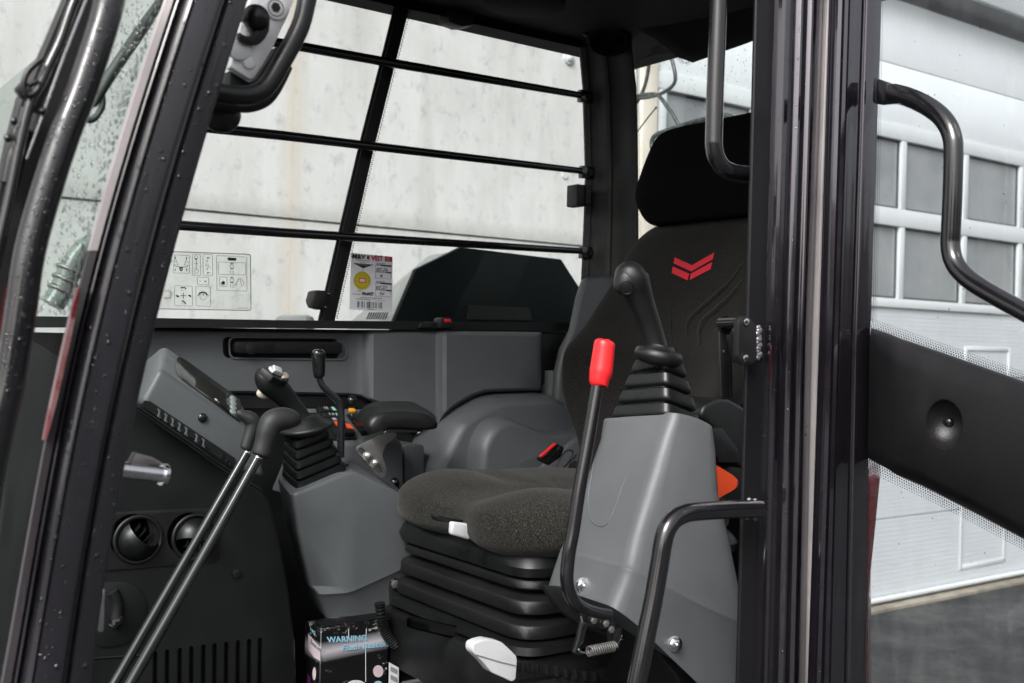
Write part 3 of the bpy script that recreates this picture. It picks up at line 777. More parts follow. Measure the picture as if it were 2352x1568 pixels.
MB().prism([onS(*zA(x, y)) + spn * .0123 for x, y in [(1195, 885), (1240, 890), (1285, 942), (1215, 930)]], spn * .001).build("orange_key", orange_pl, rk)
for i in range(3):
    o_ = [(1235 + i * 45, 757 + i * 62), (1300 + i * 45, 757 + i * 62), (1345 + i * 45, 806 + i * 62), (1275 + i * 45, 812 + i * 62)]
    r = sw("rocker_switch", o_, grip_rubber, scn, .008, .0015)
    MB().disc(onS(*zA(1264 + i * 48, 778 + i * 66)) + spn * .0084, spn, .0012, .0004, 8).build("switch_mark", white_print, r)
MB().prism([onS(*zA(x, y)) for x, y in [(1240, 694), (1300, 696), (1312, 728), (1252, 726)]], spn * .006).build("amber_lamp", amber_pl, scn, bevel=.001)
MB().ball(onS(*zA(1263, 645)) + spn * .012, .0105, 14, 10).build("round_knob", black_gloss, scn, smooth=80)
MB().ball(onB(906, 1108, 1.90), .011, 14, 10).tube([onB(906, 1108, 1.90), onB(915, 1135, 1.9)], .007, 8).build("seat_knob", black_gloss, scn, smooth=80)
# ================================================================== DASH AND MONITOR
mon = thing("monitor_console", "grey monitor housing with black screen and four oval buttons, left of the levers", "monitor", (.65, 1.76, .95))
def Q(px, py, b): return onB(px, py, b)
NB, FBk = 1.66, 1.86
J_, E_, T_, G_ = Q(366, 843, NB), Q(596, 1006, NB), Q(377, 792, FBk), Q(556, 922, FBk)
K_, L_ = Q(323, 925, NB), Q(540, 1076, NB); L2_ = Q(610, 1100, NB)
K2 = V((K_.x, FBk, K_.z)); L3 = V((L2_.x, FBk, L2_.z))
hb = MB().loft([[J_, E_, L2_, L_, K_], [T_, G_, L3, V((L_.x, FBk, L_.z)), K2]]).build("housing", grey, mon, bevel=.010, segs=4)
mp0 = J_; mn = (E_ - J_).cross(T_ - J_).normalized()
if mn.dot(CAM - mp0) < 0: mn = -mn
def zM(x, y): return (318.8 + x * .2183, 779.3 + y * .2183)
def onM(px, py, h=.0): return onP(px, py, mp0 + mn * h, mn)
def mpoly(zs, h): return [onM(*zM(x, y), h=h) for x, y in zs]
so_ = [(387, 320), (388, 235), (400, 198), (425, 188), (480, 213), (1040, 615), (1068, 650), (1070, 868), (1040, 858), (445, 415), (405, 375)]
sc1 = MB().prism(rbox_poly(mpoly(so_, .0003), .004, 3), mn * .0012).build("screen", screen_m, hb, bevel=.0004)
MB().prism(mpoly([(600, 355), (915, 570), (912, 718), (598, 500)], .0017), mn * .0002).build("display_area", lcd_m, hb)
for cx, cy in ((992, 622), (994, 668), (994, 714), (992, 762)):
    c_ = onM(*zM(cx, cy), h=.0016); a_ = onM(*zM(cx - 32, cy - 26), h=.0016) - c_; b_ = onM(*zM(cx - 18, cy + 22), h=.0016) - c_
    ring = [c_ + a_ * math.cos(t * math.pi / 9) * 1.0 + b_ * math.sin(t * math.pi / 9) * .72 for t in range(18)]
    MB().prism(ring, mn * .0012).build("oval_button", green_pl, hb, bevel=.0004)
for i in range(4):
    c_ = onM(*zM(935, 575 + i * 50), h=.0016); MB().disc(c_, mn, .0012, .0002, 8).build("symbol", grey_print, hb)
MB().prism(mpoly([(795, 622), (812, 620), (830, 640), (815, 648)], .0019), mn * .0002).build("badge", white_print, hb)
MB().prism(mpoly([(826, 645), (842, 655), (850, 670), (832, 660)], .0019), mn * .0002).build("badge", grey_print, hb)
s_ = Q(465.5, 959.5, NB - .001)
MB().ball(s_, .0075, 18, 10, (1, .55, 1)).build("screw", black_gloss, hb, smooth=80)
x_ = MB()
for a in (rad(20), rad(110)):
    d1 = V((math.cos(a), 0, math.sin(a))) * .0035; d2 = V((-math.sin(a), 0, math.cos(a))) * .0007; c_ = s_ + V((0, -.0040, 0))
    x_.prism([c_ - d1 - d2, c_ + d1 - d2, c_ + d1 + d2, c_ - d1 + d2], (0, -.0006, 0))
x_.build("screw_cross", black_matt, hb)
# louvre slot under the monitor: teeth along a dark groove
gr = MB().prism(B([(333, 920), (345, 921), (540, 1052), (545, 1070), (330, 936)], NB - .002), (0, .02, 0)).build("louvre_slot", black_matt, mon)
tooth = None
for i in range(7):
    x0 = 371 + i * 15.6 + (0 if i < 5 else 8); y0 = 943 + (x0 - 371) * .667
    P = B([(x0 - 9, y0 - 6), (x0 - 1, y0 - 1), (x0 - 3, y0 + 9), (x0 - 1, y0 + 19), (x0 - 10, y0 + 13), (x0 - 6, y0 + 4)], NB - .0035)
    MB().prism(P, (0, .004, 0)).build("louvre_rib", grey, mon, bevel=.0008)
for (x, y, s) in ((455, 1006, 1.0), (506, 1040, .9), (518, 1054, .6), (527, 1062, .5)):
    MB().prism(rbox_poly(B([(x, y), (x + 9 * s, y + 2 * s), (x + 7 * s, y + 20 * s), (x - 4 * s, y + 14 * s)], NB - .004), .002, 3), (0, .004, 0)).build("cable_clip", rubber, mon, bevel=.0006)
P1 = B([(318, 934), (425, 1008), (468, 1038), (470, 1041), (532, 1083), (600, 1125)], NB - .001)
MB().tube(P1, .0022, 8).build("edge_bead", grey_dk, mon, smooth=80)
MB().tube([p + V((0, 0, -.0055)) for p in P1], .0017, 8).build("edge_bead", rubber, mon, smooth=80)

dash = thing("lower_dash", "dark lower dash panel with two round air vents, lever slot and ventilation slots", "dashboard", (.6, 1.75, .95))
DB = 1.70
dpoly = [(40, 760), (318, 936), (470, 1042), (575, 1112), (610, 1135), (622, 1152), (632, 1190), (644, 1240), (666, 1364), (680, 1480), (690, 1740), (-60, 1740)]
dp_ = MB().prism(B(dpoly, DB), (0, .22, 0)).build("dash_panel", grey_dk, dash, bevel=.007, segs=3)
# soft lit upper bead of the dash
# slots really cut through
sl = MB()
for x, y in zip((371, 399, 428, 455, 483, 509, 536, 563, 589, 614), (1507, 1503, 1499, 1495, 1491, 1488, 1485, 1481, 1478, 1475)):
    sl.prism(rbox_poly(B([(x - 6, y), (x + 6, y - 1), (x + 5, 1640), (x - 7, 1640)], DB - .03), .006, 4), (0, .045, 0))
for p_ in sl.v: pass
# vent openings
def ctr(px, py): return onB(px, py, DB)
cut(dp_, sl)
sv = MB()
for (x, y) in ((316, 1238), (447, 1233)):
    sv.disc(onB(x, y, DB - .05), (0, 1, 0), .0345, .095, 40)
cut(dp_, sv)
pl = MB().prism(rbox_poly(B([(205, 1178), (480, 1166), (500, 1180), (506, 1280), (492, 1292), (205, 1315)], DB - .0025), .006, 4), (0, .003, 0))
pl_ = pl.build("vent_plate", trim, dash, bevel=.001)
s2 = MB()
for (x, y) in ((316, 1238), (447, 1233)): s2.disc(onB(x, y, DB - .03), (0, 1, 0), .0345, .06, 40)
cut(pl_, s2)
def vent(px, py, ang):
    c_ = ctr(px, py); v_ = MB().torus(c_ + V((0, -.003, 0)), (0, 1, 0), .0355, .0035, 36, 8).build("air_vent", trim, dash, smooth=80)
    MB().disc(c_ + V((0, .036, 0)), (0, -1, 0), .034, .002, 24).build("vent_back", black_matt, v_)
    # ball flap: part of a sphere, opening faces up right
    ca, sa = math.cos(ang), math.sin(ang); op = V((sa, -.55, ca)).normalized(); m_ = MB(); R = .0325
    rings = []; u = op.cross(V((0, 1, 0))).normalized(); w_ = op.cross(u)
    for i in range(9):
        th = lerp(rad(62), rad(165), i / 8)
        rings.append([c_ + V((0, .004, 0)) + op * R * math.cos(th) + (u * math.cos(2 * math.pi * k / 28) + w_ * math.sin(2 * math.pi * k / 28)) * R * math.sin(th) for k in range(28)])
    inner = [[p.lerp(c_ + V((0, .004, 0)), .07) for p in r] for r in rings[::-1]]
    m_.loft(rings + inner, cap=False).build("vent_flap", rubber, v_, smooth=60)
    for k in (-1, 0, 1):
        q = c_ + u * .011 * k + V((0, .006, 0))
        MB().prism([q - op * .012 + w_ * .012, q + op * .022 + w_ * .004, q + op * .020 - w_ * .014, q - op * .012 - w_ * .012], u * .0016).build("vent_vane", black_gloss, v_, bevel=.0005)
vent(316, 1238, rad(38)); vent(447, 1233, rad(200))
MB().disc(onB(544, 1318, DB - .0005), (0, -1, 0), .0075, .002, 18).build("blanking_plug", trim, dash, bevel=.0008)
rp2 = MB().prism(rbox_poly(B([(215, 1338), (300, 1334), (338, 1370), (338, 1425), (305, 1480), (215, 1492)], DB - .003), .022, 7), (0, .0035, 0)).build("lever_plate", grey_dk, dash, bevel=.002)
sp_ = catmull([tuple(onB(x, y, DB - .0035)) for x, y in ((257, 1358), (266, 1375), (270, 1400), (266, 1428), (260, 1440))], 4)
MB().tube(sp_, [.0095] * len(sp_), 10).build("lever_slot", black_matt, rp2, smooth=80)
MB().prism(rbox_poly(B([(256, 1424), (283, 1414), (281, 1430), (268, 1440), (256, 1437)], DB - .016), .002), (0, .012, 0)).build("heater_lever", black_gloss, rp2, bevel=.002)
MB().prism(rbox_poly(B([(258, 1424), (275, 1421), (275, 1426), (266, 1428), (264, 1436), (257, 1436)], DB - .0175), .001), (0, .001, 0)).build("lever_tip", zinc, rp2)
MB().tube(B([(210, 1512), (320, 1505), (330, 1500)], DB), .002, 8).build("panel_seam", black_matt, dash, smooth=80)

# ================================================================== TRAVEL LEVERS
def tubeB(name, pts, b, m, par, k=6, n=14, smooth=True):
    """pts = (px, py, radius in px); b constant or per point"""
    P = catmull(pts, k) if smooth else pts
    bs = [b] * len(P) if not isinstance(b, (list, tuple)) else None
    if bs is None:
        bb2 = catmull([(v,) for v in b], k) if smooth else [(v,) for v in b]; bs = [v[0] for v in bb2]
    W = [onB(x, y, bv) for (x, y, r), bv in zip(P, bs)]
    return MB().tube(W, [px2m(p, r) for p, (x, y, r) in zip(W, P)], n).build(name, m, par, smooth=70)
for lab, b, rod, hnd in (
    ("travel lever on the far side, its rubber handle pointing left", 1.60,
     [(567, 1040, 10.5), (458, 1230, 11), (263, 1568, 12), (170, 1730, 13)],
     [(563, 1033, 11), (565, 1028, 14), (570, 1010, 14.5), (578, 987, 16), (580, 969, 17.5), (572, 960, 17), (560, 954, 13), (549, 948, 8.5), (544, 945, 4)]),
    ("travel lever nearest the door, its thick rubber handle pointing right", 1.50,
     [(592, 1052, 11.5), (490, 1235, 12.5), (300, 1568, 13.5), (205, 1735, 14)],
     [(598, 1047, 18), (600, 1041, 22), (607, 1016, 22.5), (615, 989, 26), (626, 969, 28), (646, 962, 27), (667, 962, 23), (682, 966, 15), (690, 969, 5)])):
    base = onB(rod[-1][0], rod[-1][1], b)
    tl = thing("travel_lever", lab, "control lever", base, "pair of long travel levers")
    r_ = tubeB("lever_rod", rod, b, lever_black, tl, n=18)
    h_ = tubeB("rubber_handle", hnd, b, handle_rubber, tl, n=20)
    c_ = onB(rod[0][0] + 1, rod[0][1] - 1, b)
    MB().ball(c_, px2m(c_, rod[0][2] * .85), 12, 8).build("weld", chrome, r_, smooth=80)
# small crank lever with black knob
cl = thing("park_lever", "thin black cranked lever with glossy cylindrical black knob", "control lever", onB(782, 1040, 1.85))
tubeB("lever_rod", [(733, 866, 7), (738, 880, 7.5), (748, 893, 8), (768, 912, 8), (779, 926, 8), (783, 945, 8.5), (783, 990, 9), (782, 1050, 9)], 1.85, lever_black, cl)
kk = tubeB("knob", [(731, 801, 4), (731, 803.5, 11), (731, 809, 15.5), (731.5, 825, 16), (732.5, 850, 14.5), (733, 864, 12.5), (733.5, 868, 7)], 1.85, black_gloss, cl, k=4, n=20)

# ================================================================== GAITERS AND JOYSTICKS
def gaiter(par, FN, RN, FF, topc, tiers, tsc, zs=None):
    RF = RN + FF - FN; cen = (FN + RF) / 2
    def ring(t, sc):
        c_ = cen.lerp(topc, t)
        P = [c_ + (p - cen) * sc for p in (FN, RN, RF, FF)]
        return rbox_poly(P, .010 * sc + .004, 4)
    for i in range(tiers):
        t0 = i / tiers; t1 = (i + 1) / tiers; s0 = lerp(1, tsc, t0); s1 = lerp(1, tsc, t1)
        dz = V((0, 0, 0))
        rings = [ring(t0 - .02, s0 * .90), ring(t0, s0 * .985), ring(t0 + .02, s0), ring(lerp(t0, t1, .25), s0 * .985), ring(lerp(t0, t1, .70), lerp(s0, s1, .62)), ring(lerp(t0, t1, .78), lerp(s0, s1, .82) * .93), ring(lerp(t0, t1, .86), lerp(s0, s1, .9) * .84), ring(t1 + .02, s1 * .80)]
        MB().loft(rings).build("gaiter_fold", rubber, par, smooth=38)
ljs = thing("far_joystick", "far joystick with black grip, white rocker and cream buttons on a folded rubber gaiter", "joystick", onB(720, 1100, 1.8))
FN, RN, FF = onB(683, 1128, 1.755), onB(799, 1078, 1.76), onB(644, 1090, 1.86)
gaiter(ljs, FN, RN, FF, onB(702, 985, 1.79), 5, .62)
cc = onB(703, 983, 1.78)
col = MB(); nrm = V((-.22, -.05, .97)).normalized()
rg_ = []
for rr_, hh in ((.028, -.012), (.040, -.006), (.048, .000), (.0485, .003), (.046, .006), (.033, .011), (.026, .022)):
    u = nrm.cross(V((0, 1, 0))).normalized(); w_ = nrm.cross(u)
    rg_.append([cc + nrm * hh + (u * math.cos(2 * math.pi * k / 28) + w_ * math.sin(2 * math.pi * k / 28)) * rr_ for k in range(28)])
col.loft(rg_).build("collar", grip_rubber, ljs, smooth=60)
gp_ = [(706, 985, 22), (694, 962, 21), (680, 942, 21.5), (664, 922, 23), (648, 904, 26), (632, 889, 29), (618, 876, 30), (607, 862, 25), (601, 850, 15), (599, 843, 4)]
gr_ = tubeB("grip", gp_, 1.79, grip_rubber, ljs, k=5, n=28)
gn = (V((.50, -.35, .80))).normalized()
gc = onB(*zA(500, 330), 1.745)
def onG(x, y, h=0): return onP(*zA(x, y), gc + gn * h, gn)
pt = [(365, 235), (420, 262), (520, 305), (600, 340), (640, 385), (630, 402), (560, 390), (480, 350), (420, 300), (370, 255)]
f_ = MB().prism([onG(*p) for p in pt], gn * -.012).build("button_plate", black_matt, gr_, bevel=.001)
MB().prism([onG(x, y, .0005) for x, y in [(426, 268), (455, 262), (478, 290), (470, 318), (440, 292)]], gn * .005).build("rocker_button", white_pl, f_, bevel=.001)
MB().prism([onG(x, y, .0005) for x, y in [(455, 262), (530, 290), (545, 315), (548, 352), (472, 318)]], gn * .0075).build("rocker_button", white_pl, f_, bevel=.0012)
MB().prism([onG(588 + 37 * math.cos(t) - 4 * math.sin(t), 352 + 30 * math.sin(t) + 14 * math.cos(t), .0005) for t in [i * math.pi / 8 for i in range(16)]], gn * .004).build("round_button", cream_pl, f_, bevel=.001)
bbp = onB(*zA(392, 522), 1.812)
MB().ball(bbp, .014, 16, 10, (1.1, .7, .75)).build("side_button", cream_pl, gr_, smooth=80)

fcn = thing("far_console", "grey tapered console pedestal carrying the far joystick", "control console", (.95, 1.8, .95))
def ring6(L): return [onB(*p) for p in L]
def hold(R, i):                     # extra rings that keep a moulded step crisp
    f = lambda a, b, t: [p.lerp(q, t) for p, q in zip(a, b)]
    return R[:i - 1] + [f(R[i - 2], R[i - 1], .9)] + [R[i - 1]] + [f(R[i - 1], R[i], .12)] + R[i:]

lv = [
 [(636, 1097, 1.885), (669, 1139, 1.735), (806, 1083, 1.735), (918, 1136, 1.735), (965, 1170, 1.735), (900, 1110, 1.90), (790, 1050, 1.90)],
 [(652, 1190, 1.88), (683, 1222, 1.73), (810, 1190, 1.725), (922, 1210, 1.725), (985, 1230, 1.73), (930, 1200, 1.90), (790, 1180, 1.90)],
 [(690, 1327, 1.84), (709, 1345, 1.76), (800, 1348, 1.735), (930, 1290, 1.735), (990, 1260, 1.74), (930, 1270, 1.88), (790, 1300, 1.88)],
 [(691, 1334, 1.838), (731, 1366, 1.742), (804, 1361, 1.733), (935, 1302, 1.735), (990, 1275, 1.74), (930, 1290, 1.88), (790, 1320, 1.88)],
 [(693, 1342, 1.842), (733, 1375, 1.748), (806, 1370, 1.739), (934, 1312, 1.741), (987, 1288, 1.746), (930, 1300, 1.88), (790, 1330, 1.88)],
 [(726, 1396, 1.83), (750, 1421, 1.752), (815, 1423, 1.741), (868, 1423, 1.741), (900, 1400, 1.746), (900, 1400, 1.86), (790, 1400, 1.86)]]
rgs = [rbox_poly(ring6(L), .014, 3) for L in lv]
# fillet the top edge: an inset ring first
cx0 = sum((p for p in rgs[0]), V((0, 0, 0))) / len(rgs[0])
topr = [p.lerp(cx0, .045) + V((0, 0, .004)) for p in rgs[0]]; e1 = [p.lerp(cx0, .018) + V((0, 0, .003)) for p in rgs[0]]
MB().loft([topr, e1, rgs[0], [p + (q - p) * .08 for p, q in zip(rgs[0], rgs[1])]] + hold(rgs[1:], 3)).build("pedestal_shell", grey, fcn, smooth=42, tri=True)
MB().prism(B([(672, 1118), (700, 1085), (800, 1066), (806, 1080), (690, 1130)], 1.80), (0, .02, 0)).build("gaiter_mount", rubber, fcn)

# --- near console, joystick
ncn = thing("near_console", "grey moulded console by the doorway carrying the near joystick", "control console", (1.12, 1.2, .95))
lv = [
 [(1378, 967, 1.275), (1545, 951, 1.135), (1583, 959, 1.125), (1613, 969, 1.12), (1641, 985, 1.115), (1560, 975, 1.33), (1450, 960, 1.33)],
 [(1372, 1010, 1.278), (1528, 1000, 1.13), (1573, 1010, 1.12), (1612, 1020, 1.115), (1648, 1035, 1.11), (1560, 1020, 1.33), (1450, 1010, 1.33)],
 [(1340, 1100, 1.28), (1494, 1110, 1.12), (1555, 1115, 1.108), (1610, 1120, 1.10), (1653, 1130, 1.10), (1570, 1110, 1.33), (1430, 1110, 1.33)],
 [(1297, 1205, 1.282), (1460, 1225, 1.112), (1535, 1235, 1.10), (1610, 1250, 1.095), (1682, 1250, 1.09), (1580, 1200, 1.33), (1420, 1200, 1.33)],
 [(1284, 1253, 1.282), (1446, 1292, 1.108), (1520, 1320, 1.096), (1605, 1360, 1.09), (1712, 1400, 1.08), (1600, 1250, 1.33), (1400, 1250, 1.33)],
 [(1279, 1262, 1.284), (1441, 1305, 1.104), (1514, 1338, 1.091), (1600, 1385, 1.085), (1722, 1440, 1.075), (1600, 1260, 1.33), (1400, 1260, 1.33)],
 [(1274, 1275, 1.284), (1436, 1322, 1.105), (1509, 1358, 1.092), (1598, 1400, 1.087), (1726, 1460, 1.078), (1600, 1270, 1.33), (1400, 1270, 1.33)],
 [(1252, 1342, 1.284), (1408, 1393, 1.104), (1463, 1434, 1.092), (1530, 1500, 1.087), (1740, 1700, 1.078), (1600, 1350, 1.33), (1390, 1340, 1.33)]]
rgs = [rbox_poly(ring6(L), .020, 4) for L in lv]
cx0 = sum((p for p in rgs[0]), V((0, 0, 0))) / len(rgs[0])
topr = [p.lerp(cx0, .06) + V((0, 0, .004)) for p in rgs[0]]; e1 = [p.lerp(cx0, .02) + V((0, 0, .003)) for p in rgs[0]]
nb_ = MB().loft([topr, e1, rgs[0], [p + (q - p) * .15 for p, q in zip(rgs[0], rgs[1])]] + hold(rgs[1:], 5), cap=True).build("console_shell", grey, ncn, smooth=45, tri=True)
nt_ = bvh(nb_)
U = catmull([(1374, 990), (1364, 1060), (1352, 1130), (1352, 1165), (1360, 1195), (1378, 1208), (1396, 1200), (1412, 1165), (1440, 1090), (1478, 1015)], 6)
P = [hit(nt_, x, y, .000) for x, y in U]; P = [p[0] for p in P if p]
if len(P) > 4: MB().tube(P, [.0016 if 3 < i < len(P) * .62 else .0009 for i in range(len(P))], 8).build("moulded_line", grey, nb_, smooth=80)
for bx, by, rr_ in ((1339, 1344, .0075), (1548, 1478, .0075)):
    hq = hit(nt_, bx, by, .001)
    c_, n_ = (hq if hq else (onB(bx, by, 1.09), V((0, -1, 0))))
    n_ = V((-.3, -.95, .05)).normalized()
    b_ = MB().disc(c_, n_, rr_ * 1.5, .0018, 20).build("bolt_washer", zinc, ncn, bevel=.0004)
    MB().disc(c_ + n_ * .0018, n_, rr_ * 1.05, .006, 6).ball(c_ + n_ * .0072, rr_ * .55, 12, 8).build("bolt_head", zinc, b_, bevel=.0006, smooth=35)
ext = MB().prism(B([(1497, 1440), (1730, 1500), (1730, 1760), (1600, 1760), (1560, 1560), (1520, 1510)], 1.14), (0, .2, 0)).build("lower_cover", rubber, ncn, bevel=.005)
rjs = thing("near_joystick", "near joystick with smooth black grip on a four fold rubber gaiter", "joystick", onB(1510, 960, 1.19))
FNn, RNn, FFn = onB(1531, 950, 1.145), onB(1618, 984, 1.135), onB(1396, 958, 1.26)
gaiter(rjs, FNn, RNn, FFn, onB(1515, 822, 1.20), 4, .50)
ft_ = [o for o in C.objects if o.parent is rjs][-1]; ft_t = bvh(ft_)
tp_ = [hit(ft_t, x, y, .0004) for x, y in ((1468, 858), (1517, 848), (1467, 847))]
if all(tp_): ftext("embossed_lettering", "REXROTH", tp_[0][0], tp_[1][0], tp_[2][0], 1.0, grip_rubber, ft_, ext=.0014)
cc = onB(1512, 819, 1.19); nrm = V((.12, -.12, .98)).normalized()
col = MB(); rg_ = []
u = nrm.cross(V((0, 1, 0))).normalized(); w_ = nrm.cross(u)
for rr_, hh in ((.022, -.012), (.032, -.009), (.0365, -.002), (.0370, .002), (.0350, .008), (.031, .011), (.023, .012), (.020, .018)):
    rg_.append([cc + nrm * hh + (u * math.cos(2 * math.pi * k / 36) + w_ * math.sin(2 * math.pi * k / 36)) * rr_ for k in range(36)])
col.loft(rg_).build("collar", grip_rubber, rjs, smooth=60)
def zN(x, y): return (1239.8 + x * .3388, 501.8 + y * .3388)
def zr(x, y, r): a = zN(x, y); return (a[0], a[1], r * .3388)
shaft_ = [zr(800, 940, 88), zr(790, 880, 80), zr(776, 820, 76), zr(764, 780, 75), zr(738, 690, 76), zr(708, 610, 80), zr(680, 540, 84), zr(655, 480, 80), zr(650, 450, 60)]
shaft = [zr(797, 940, 88), zr(781, 860, 81), zr(762, 780, 77), zr(735, 690, 79), zr(697, 590, 86), zr(662, 500, 101), zr(636, 440, 113), zr(622, 400, 116), zr(618, 365, 108), zr(622, 330, 84), zr(626, 305, 52), zr(628, 292, 14)]
g1 = tubeB("grip", shaft, 1.195, grip_rubber, rjs, k=5, n=36)
# head of the grip: a fist-shaped lobe to the upper left, one surface
hc = [zr(566, 520, 12), zr(568, 508, 50), zr(572, 485, 72), zr(580, 455, 84), zr(592, 420, 92), zr(610, 385, 90), zr(640, 350, 70), zr(660, 330, 20)]
MB_ = tubeB("grip_head", hc, 1.195, grip_rubber, rjs, k=5, n=36)
# web between head and shaft
pass
ht = bvh(MB_)
hq = hit(ht, *zN(588, 466), .0)
if hq:
    MB().torus(hq[0], hq[1], .0098, .0007, 32, 6).build("thumb_button_rim", rubber, rjs, smooth=80)
    MB().disc(hq[0] - hq[1] * .001, hq[1], .0088, .0016, 24).build("thumb_button", rubber, rjs, bevel=.0006)

# red knobbed safety lever
sl_ = thing("safety_lever", "tall bent dark lever with bright red knob in front of the seat", "control lever", onB(1310, 1380, 1.04))
tubeB("lever_rod", [(1373, 880, 13.5), (1352, 1004, 15), (1331, 1122, 15.5), (1317, 1215, 16), (1307, 1270, 16), (1302, 1325, 16), (1308, 1360, 15.5), (1322, 1384, 15), (1345, 1399, 14), (1375, 1408, 13), (1400, 1412, 13)], 1.04, paint2, sl_, n=20)
kn = [(1390, 779.5, 6), (1390, 780.5, 13), (1389.5, 783, 20), (1388.5, 789, 24), (1386, 810, 25), (1383, 835, 26), (1380, 855, 26.5), (1377, 868, 24), (1375.5, 880, 22), (1374.5, 884, 20.5), (1374.4, 885, 12)]
tubeB("knob", kn, 1.04, red_knob, sl_, k=4, n=28)
# mechanism under the near console
mech = thing("lever_linkage", "black lever linkage and return spring under the near console", "linkage", onB(1400, 1440, 1.12))
MB().prism(B([(1251, 1346), (1300, 1350), (1400, 1395), (1460, 1436), (1500, 1470), (1500, 1500), (1420, 1475), (1330, 1434), (1285, 1400)], 1.22), (0, .015, 0)).build("under_cover", black_matt, mech, bevel=.003)
MB().prism(B([(1338, 1430), (1352, 1432), (1340, 1475), (1331, 1490), (1344, 1497), (1340, 1505), (1325, 1505), (1320, 1500), (1330, 1468)], 1.09), (0, .008, 0)).build("spring_arm", black_gloss, mech, bevel=.001)
MB().prism(B([(1350, 1415), (1410, 1418), (1430, 1440), (1410, 1452), (1355, 1440)], 1.10), (0, .02, 0)).build("pivot_block", black_gloss, mech, bevel=.003)
MB().prism(B([(1408, 1440), (1430, 1442), (1425, 1495), (1412, 1492)], 1.10), (0, .015, 0)).build("pivot_plate", black_matt, mech, bevel=.002)
c0, c1_ = onB(1351, 1496, 1.085), onB(1411, 1484, 1.085); ax_ = (c1_ - c0).normalized(); u = ax_.cross(V((0, 0, 1))).normalized(); w_ = ax_.cross(u)
tn = 12; hp = [c0 + (c1_ - c0) * (i / (tn * 12)) + (u * math.cos(2 * math.pi * i / 12) + w_ * math.sin(2 * math.pi * i / 12)) * .0062 for i in range(tn * 12 + 1)]
MB().tube(hp, .0011, 6).build("return_spring", bare_metal, mech, smooth=80)
MB().tube([c0, onB(1342, 1499, 1.085), onB(1332, 1497, 1.085), onB(1329, 1491, 1.085)], .0013, 8).build("spring_hook", chrome, mech, smooth=80)
MB().tube([c1_, onB(1420, 1478, 1.09), onB(1428, 1460, 1.095)], .0013, 8).build("spring_hook", chrome, mech, smooth=80)
for (x, y) in ((1362, 1424), (1390, 1432), (1402, 1445)):
    MB().disc(onB(x, y, 1.098), (0, -1, 0), .005, .004, 6).build("linkage_bolt", bare_metal, mech, bevel=.0006)

# ================================================================== SEAT
seat = thing("operator_seat", "suspension driver seat with flecked grey cushion and black backrest showing a red chevron emblem", "seat", (1.22, 1.55, .96))
def stack(name, levels, m, par, cy, k=5, n=44, pw=.55):
    """levels: (z, half width, front x, thickness, bolster depth)"""
    L = catmull(levels, k); rings = []
    for z, hw, af, th, bo in L:
        r = []
        for i in range(n):
            t = 2 * math.pi * i / n; cs, sn = math.cos(t), math.sin(t)
            y = hw * math.copysign(abs(cs) ** pw, cs); x = -th / 2 * math.copysign(abs(sn) ** .8, sn)
            s2_ = (y / max(hw, .001)) ** 2
            r.append(V((af + th / 2 + x - bo * s2_ ** 1.5, cy + y, z)))
        rings.append(r)
    return MB().loft(rings).build(name, m, par, smooth=180, recalc=True)
SCY = 1.55
def hz(px, py, a):                 # height and half width of a silhouette point standing at x = a
    p = onA(px, py, a); return p.z, p.y - SCY
bk_px = [(1350, 1100, 1.40, .10, .03), (1336, 1010, 1.41, .12, .05), (1311, 945, 1.42, .13, .07), (1298, 893, 1.43, .13, .08), (1297, 841, 1.44, .13, .08), (1308, 798, 1.45, .13, .07),
         (1349, 749, 1.49, .12, .05), (1386, 691, 1.53, .11, .035), (1410, 654, 1.555, .105, .025), (1444, 590, 1.60, .10, .015), (1478, 545, 1.63, .09, .01), (1514, 519, 1.655, .06, .005), (1560, 504, 1.68, .02, .0)]
lvls = []
for px_, py_, a, th, bo in bk_px:
    z, hw = hz(px_, py_, a); lvls.append((z, hw, a + bo - th * .45, th, bo))
bk = stack("backrest", lvls, black_fab, seat, SCY)
hd_px = [(1575, 516, 1.64, .03), (1530, 520, 1.635, .07), (1514, 518, 1.63, .09), (1497, 505, 1.63, .10), (1484, 480, 1.63, .11), (1478, 454, 1.63, .115), (1484, 423, 1.64, .115), (1501, 373, 1.65, .11), (1518, 332, 1.66, .10), (1534, 312, 1.665, .09), (1562, 299, 1.67, .06), (1600, 294, 1.68, .02)]
lvls = []
for px_, py_, a, th in hd_px:
    z, hw = hz(px_, py_, a); lvls.append((z, hw * 1.0 + .004, a - th * .45, th, .01))
stack("headrest", lvls, head_fab, seat, SCY)
bt = bvh(bk)
em = MB()
def patch(poly):
    P = [];
    for x, y in poly:
        hq = hit(bt, *zN(x, y), .0012)
        P.append(hq[0] if hq else onA(*zN(x, y), 1.56))
    em.prism(P, (-.0008, -.0004, 0))
for poly in ([(918, 265), (1035, 318), (1030, 360), (910, 305)], [(1035, 318), (1187, 232), (1175, 278), (1030, 360)], [(906, 327), (1016, 376), (1005, 420), (897, 370)], [(1027, 376), (1172, 297), (1161, 345), (1020, 418)]):
    # subdivide each quad along its length so it follows the cloth
    a, b, c, d = poly
    for i in range(5):
        t0, t1 = i / 5, (i + 1) / 5
        f = lambda p, q, t: (p[0] + (q[0] - p[0]) * t, p[1] + (q[1] - p[1]) * t)
        patch([f(a, b, t0), f(a, b, t1), f(d, c, t1), f(d, c, t0)])
em.build("chevron_emblem", red_print, bk, smooth=0)
